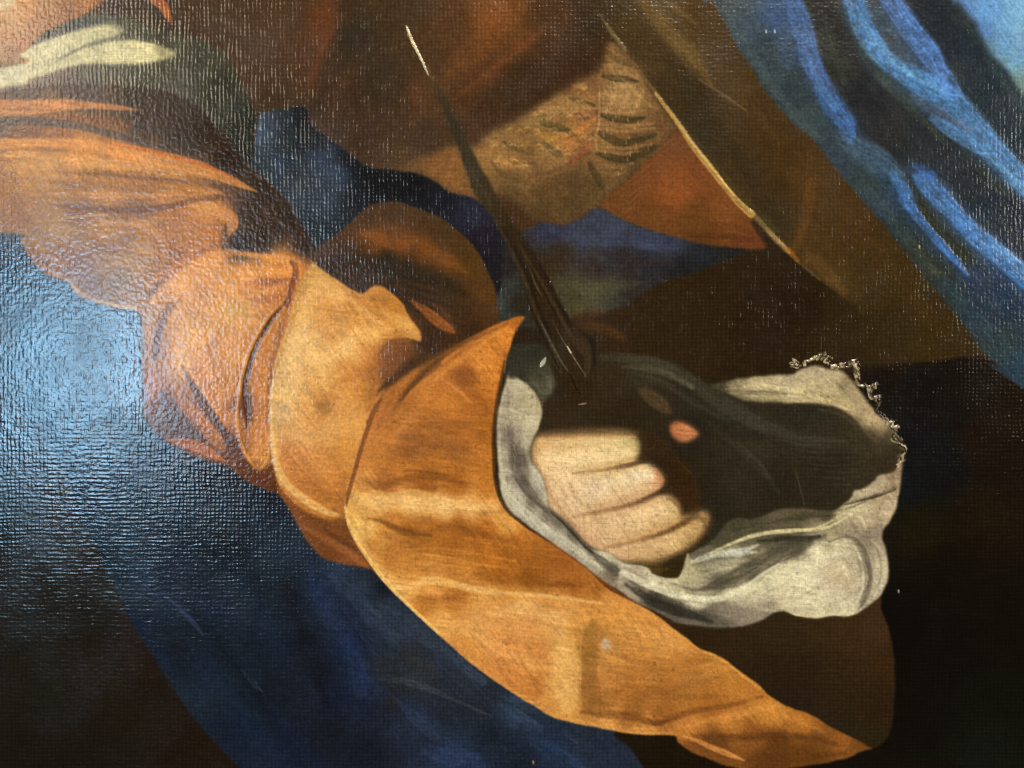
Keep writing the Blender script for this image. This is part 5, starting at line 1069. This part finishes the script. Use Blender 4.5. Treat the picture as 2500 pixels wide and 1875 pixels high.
def compose(g, fine):
    paint_picture(g)
    X, Y = g.X, g.Y
    c = (np.clip(g.col, 0, 255) / 255.0) ** 2.2
    # scumble, worn paint and pigment grain: the colours' own unevenness
    n1 = fbm(X, Y, 90, 0, 3); n2 = fbm(X, Y, 16, 2, 3); n3 = noise(X, Y, 4.5, seed=4) - .5 if fine else 0
    k = g.tex * (1.5 * n1 + 3.2 * n2 + 2.4 * n3) + .05 * n3
    y0 = .299 * g.col[..., 0] + .587 * g.col[..., 1] + .114 * g.col[..., 2]
    y1 = y0 / 255.0
    linen_ids = [k_ for k_, n in enumerate(g.names) if n[0] in ("white_cuff_band", "white_cuff_fold", "cuff_bulb", "white_cuff_top")]
    lm = g.blur(np.isin(g.id, linen_ids).astype(np.float32), 5)[..., None]
    g.col = g.col * (1 + lm * np.array([-.03, -.015, .0], np.float32))
    wm = (sm((110 - y0) / 60) * (g.col[..., 0] > g.col[..., 2]))[..., None]
    g.col = g.col * (1 + wm * np.array([-.05, .02, .02], np.float32))
    gain = 1 + .50 * np.minimum(y1 - .42, .16) * np.clip(y1 * 3, 0, 1)
    g.col = g.col * gain[..., None]
    ds = (.17 + .10 * (g.col[..., 2] > g.col[..., 0]) * (X < 2000) - .14 * sm((y0 - 60) / 100))[..., None]
    c = (np.clip(g.col * (1 - ds) + y0[..., None] * ds, 0, 255) / 255.0) ** 2.2
    # threads
    P = 9.8
    U = X + 7 * fbm(X, Y, 120, 1, 2) + 5.5 * (noise(X, Y, 16, 45, 3) - .5)
    V = Y + 7 * fbm(X, Y, 120, 4, 2) + 5.5 * (noise(X, Y, 45, 16, 0) - .5)
    iu = np.floor(U / P); iv = np.floor(V / P)
    Yj = Y + 97 * np.abs(np.sin(iu * 12.9898)) * 3; Xj = X + 97 * np.abs(np.sin(iv * 78.233)) * 3
    dash = np.clip(noise(iu * 91.7, Yj, 1, 14, 1) * 2.7 - 1.2, 0, 1)
    av = np.clip(noise(iu * 31.7, Yj, 1, 19, 4) * 1.1 - .2, 0, .8) * .45 + dash * 1.25 * (1.1 - .75 * sm((Y - 900) / 500))
    dash2 = np.clip(noise(iv * 57.3, Xj, 1, 15, 2) * 2.6 - 1.35, 0, 1)
    ah = np.clip(noise(iv * 17.3, Xj, 1, 19, 5) * 1.1 - .2, 0, .8) * .45 + dash2 * 1.1 * (.12 + .85 * sm((Y - 850) / 400))
    rv = (1 - np.abs(np.sin(np.pi * U / P))) ** 1.3
    rh = (1 - np.abs(np.sin(np.pi * V / P))) ** 1.3
    knots = (0.5 + 0.5 * np.cos(2 * np.pi * U / P)) * (0.5 + 0.5 * np.cos(2 * np.pi * V / P))
    threads = rv * av + rh * ah
    # thick old varnish fills the weave in the left middle, less so further out
    r2 = ((X - 150) / 420) ** 2 + ((Y - 830) / 330) ** 2
    fill = np.exp(-r2)
    wv = g.weave * (1 - .72 * fill) * (1 - .35 * sm((Y - 1250) / 350) * sm((900 - X) / 400))
    low = 1 - .6 * sm((Y - 1350) / 350)
    h = wv * (0.44 * threads * low + .18 * knots) + .07 * (1 - g.weave) * threads
    bare = sm((g.weave - .6) / .3) * np.exp(-((X - 1720) / 330) ** 2 - ((Y - 770) / 150) ** 2)
    h = h + .42 * bare * rv * dash
    h = h + (.16 + .04 * (1 - g.weave)) * fbm(X, Y, 15, 3, 3) + (.17 + .20 * fill + .26 * (1 - g.weave)) * (noise(X, Y, 5.6, seed=5) - .5) + .16 * (noise(X, Y, 9, 5, seed=1) - .5)
    h = h + 10 * fbm(X, Y, 900, 2, 1) + g.body * 1.3
    # colour darker between the threads; pale paint darker along them
    pit = np.clip(1 - (rv + rh) * .55 - .3 * knots, 0, 1)
    lum = c.mean(-1)
    k = k - g.weave * .20 * (pit - .5) - np.clip(lum * 1.3, 0, 1) * .10 * (rv + rh - .5) * (1 - .4 * g.weave) * 1.3
    # brush hairs, swinging with the hand
    br = fbm(X, Y, 5.5, 1, 2, 7, .12) * sm((fbm(X, Y, 130, 4, 2) + .15) * 4) + fbm(X, Y, 5.5, 3, 2, 7, .95) * sm((fbm(X, Y, 150, 0, 2) + .05) * 4)
    k = k + .34 * br * np.clip(.35 + lum * 3, 0, 1) + .30 * g.weave * (threads - .3) * np.clip(1 - lum * 14, 0, 1)
    # thin dark lines where the threads part, broken along their run
    lv = np.clip(1 - np.abs(np.cos(np.pi * U / P)) * 2.1, 0, 1) * np.clip(noise(iu * 13.7, Yj, 1, 17, 0) * 2.4 - .9, 0, 1)
    lh = np.clip(1 - np.abs(np.cos(np.pi * V / P)) * 2.1, 0, 1) * np.clip(noise(iv * 23.1, Xj, 1, 17, 4) * 2.4 - .9, 0, 1)
    k = k - (lv + lh) * (.12 + .16 * g.grid) * (1 - .5 * fill_of(X, Y))
    fl = sm((noise(X, Y, 5.2, seed=3) * noise(X, Y, 9, seed=5) - .62) / .12)
    k = k - .28 * fl * np.clip(lum * 5, 0, 1)
    c = c * np.exp(k * 1.35)[..., None]
    tidy(g)
    return np.clip(c * 0.80, 0.0008, .9).astype(np.float32), (h * S).astype(np.float32)

FX0, FY0, FX1, FY1, FS = -60.0, -50.0, 2560.0, 1925.0, 2.05
if bpy:
    # -------------------------------------------------------------- varnished oil paint
    mat = bpy.data.materials.new("varnished_oil_paint")
    mat.use_nodes = True
    nt = mat.node_tree; N = nt.nodes; Lk = nt.links
    bsdf = N["Principled BSDF"]
    at = N.new("ShaderNodeAttribute"); at.attribute_name = "pigment"
    tc = N.new("ShaderNodeTexCoord")
    ng = N.new("ShaderNodeTexNoise"); ng.inputs["Scale"].default_value = 1400; ng.inputs["Detail"].default_value = 3
    Lk.new(tc.outputs["Object"], ng.inputs["Vector"])
    mr = N.new("ShaderNodeMapRange"); mr.inputs[1].default_value = .3; mr.inputs[2].default_value = .7; mr.inputs[3].default_value = .86; mr.inputs[4].default_value = 1.14
    Lk.new(ng.outputs[0], mr.inputs[0])
    mx = N.new("ShaderNodeVectorMath"); mx.operation = 'SCALE'
    Lk.new(at.outputs["Color"], mx.inputs[0]); Lk.new(mr.outputs[0], mx.inputs["Scale"])
    Lk.new(mx.outputs[0], bsdf.inputs["Base Color"])
    nr = N.new("ShaderNodeTexNoise"); nr.inputs["Scale"].default_value = 60; nr.inputs["Detail"].default_value = 4
    Lk.new(tc.outputs["Object"], nr.inputs["Vector"])
    mr2 = N.new("ShaderNodeMapRange"); mr2.inputs[1].default_value = .3; mr2.inputs[2].default_value = .7; mr2.inputs[3].default_value = .11; mr2.inputs[4].default_value = .24
    Lk.new(nr.outputs[0], mr2.inputs[0]); Lk.new(mr2.outputs[0], bsdf.inputs["Roughness"])
    ag = N.new("ShaderNodeAttribute"); ag.attribute_name = "gloss"
    mg = N.new("ShaderNodeMath"); mg.operation = 'MULTIPLY'; mg.inputs[1].default_value = .5
    Lk.new(ag.outputs["Fac"], mg.inputs[0]); Lk.new(mg.outputs[0], bsdf.inputs["Specular IOR Level"])
    nb = N.new("ShaderNodeTexNoise"); nb.inputs["Scale"].default_value = 2300; nb.inputs["Detail"].default_value = 2
    Lk.new(tc.outputs["Object"], nb.inputs["Vector"])
    bp = N.new("ShaderNodeBump"); bp.inputs["Strength"].default_value = .5; bp.inputs["Distance"].default_value = .00006
    Lk.new(nb.outputs[0], bp.inputs["Height"]); Lk.new(bp.outputs[0], bsdf.inputs["Normal"])

    linen = bpy.data.materials.new("raw_linen")
    linen.use_nodes = True
    n2 = linen.node_tree.nodes; l2 = linen.node_tree.links
    b2 = n2["Principled BSDF"]; b2.inputs["Roughness"].default_value = .9
    w2 = n2.new("ShaderNodeTexNoise"); w2.inputs["Scale"].default_value = 700
    r2 = n2.new("ShaderNodeValToRGB"); r2.color_ramp.elements[0].color = (.16, .11, .06, 1); r2.color_ramp.elements[1].color = (.34, .26, .16, 1)
    l2.new(w2.outputs[0], r2.inputs[0]); l2.new(r2.outputs[0], b2.inputs["Base Color"])

    root = bpy.data.objects.new("oil_painting", None)
    sc.collection.objects.link(root)
    root.empty_display_size = .05
    root.location = (0, 0, -0.19)
    root["label"] = "varnished old oil painting on coarse canvas, orange sleeve and clenched hand, window glare at left"
    root["category"] = "painting"

    def link_mesh(name, X, Y, H, C, G, quads, parent, label=None):
        """one passage of paint as its own mesh, cut from the relief of the whole canvas"""
        used = np.unique(quads)
        remap = np.full(X.size, -1, np.int32); remap[used] = np.arange(len(used), dtype=np.int32)
        co = np.empty((len(used), 3), np.float32)
        co[:, 0] = (X.ravel()[used] - CX) * S; co[:, 1] = -H.ravel()[used]; co[:, 2] = (CY - Y.ravel()[used]) * S + 0.19
        q = remap[quads]
        me = bpy.data.meshes.new(name)
        me.vertices.add(len(used)); me.vertices.foreach_set("co", co.ravel())
        me.loops.add(q.size); me.loops.foreach_set("vertex_index", q.ravel())
        me.polygons.add(len(q)); me.polygons.foreach_set("loop_start", np.arange(0, q.size, 4, dtype=np.int32))
        me.polygons.foreach_set("use_smooth", np.ones(len(q), bool))
        at_ = me.attributes.new("pigment", 'FLOAT_COLOR', 'POINT')
        cc = np.ones((len(used), 4), np.float32); cc[:, :3] = C.reshape(-1, 3)[used]
        at_.data.foreach_set("color", cc.ravel())
        ag = me.attributes.new("gloss", 'FLOAT', 'POINT')
        ag.data.foreach_set("value", G.ravel()[used].astype(np.float32))
        me.update(calc_edges=True)
        me.materials.append(mat)
        o = bpy.data.objects.new(name, me)
        sc.collection.objects.link(o)
        o.parent = parent
        if label: o["label"] = label
        return o

    g = Paint(FX0, FY0, FX1, FY1, FS)
    C, Hh = compose(g, True)
    H_, W_ = g.H, g.W
    idx = np.arange(H_ * W_, dtype=np.int32).reshape(H_, W_)
    quads = np.stack([idx[:-1, :-1], idx[1:, :-1], idx[1:, 1:], idx[:-1, 1:]], -1).reshape(-1, 4)
    ids = g.id[:-1, :-1].ravel()
    # coarse surround, out to the painting's edges
    st2 = 16.0
    g2 = Paint(FX0 - st2 * 38, FY0 - st2 * 34, FX1 + st2 * 38, FY1 + st2 * 34 + 1, st2)
    C2, H2 = compose(g2, False)
    flat = np.float32(0.9 * S)
    i2 = np.arange(g2.H * g2.W, dtype=np.int32).reshape(g2.H, g2.W)
    q2 = np.stack([i2[:-1, :-1], i2[1:, :-1], i2[1:, 1:], i2[:-1, 1:]], -1).reshape(-1, 4)
    cxm = (g2.X[:-1, :-1] + st2 / 2).ravel(); cym = (g2.Y[:-1, :-1] + st2 / 2).ravel()
    lx, ly = g.xs[-1], g.ys[-1]
    out = ~((cxm > FX0) & (cxm < lx) & (cym > FY0) & (cym < ly))
    sur = link_mesh("painted_surround", g2.X, g2.Y, H2 * 0 + flat, C2, g2.gloss, q2[out], root, "dim outer part of the painting beyond the detail")
    made = {}
    for k, (name, parent, label) in enumerate(g.names):
        sel = quads[ids == k]
        if len(sel) < 30: continue
        par = root
        if parent and parent in made: par = made[parent]
        o = link_mesh(name, g.X, g.Y, Hh, C, g.gloss, sel, par, label)
        if parent is None or parent not in made:
            made[name] = o
        print("part", name, len(sel))
    # the linen the paint lies on, on its stretcher: a shallow box behind the paint
    ex0, ex1 = (g2.xs[0] - CX) * S, (g2.xs[-1] - CX) * S
    ez0, ez1 = (CY - g2.ys[-1]) * S + .19, (CY - g2.ys[0]) * S + .19
    yb = 0.0030; yt = 0.022
    v = [(x, y, z) for y in (yb, yt) for x, z in ((ex0, ez0), (ex1, ez0), (ex1, ez1), (ex0, ez1))]
    me = bpy.data.meshes.new("stretched_linen")
    me.from_pydata(v, [], [(0, 1, 2, 3), (7, 6, 5, 4), (0, 4, 5, 1), (1, 5, 6, 2), (2, 6, 7, 3), (3, 7, 4, 0)])
    me.materials.append(linen)
    o = bpy.data.objects.new("stretched_linen", me); sc.collection.objects.link(o); o.parent = root
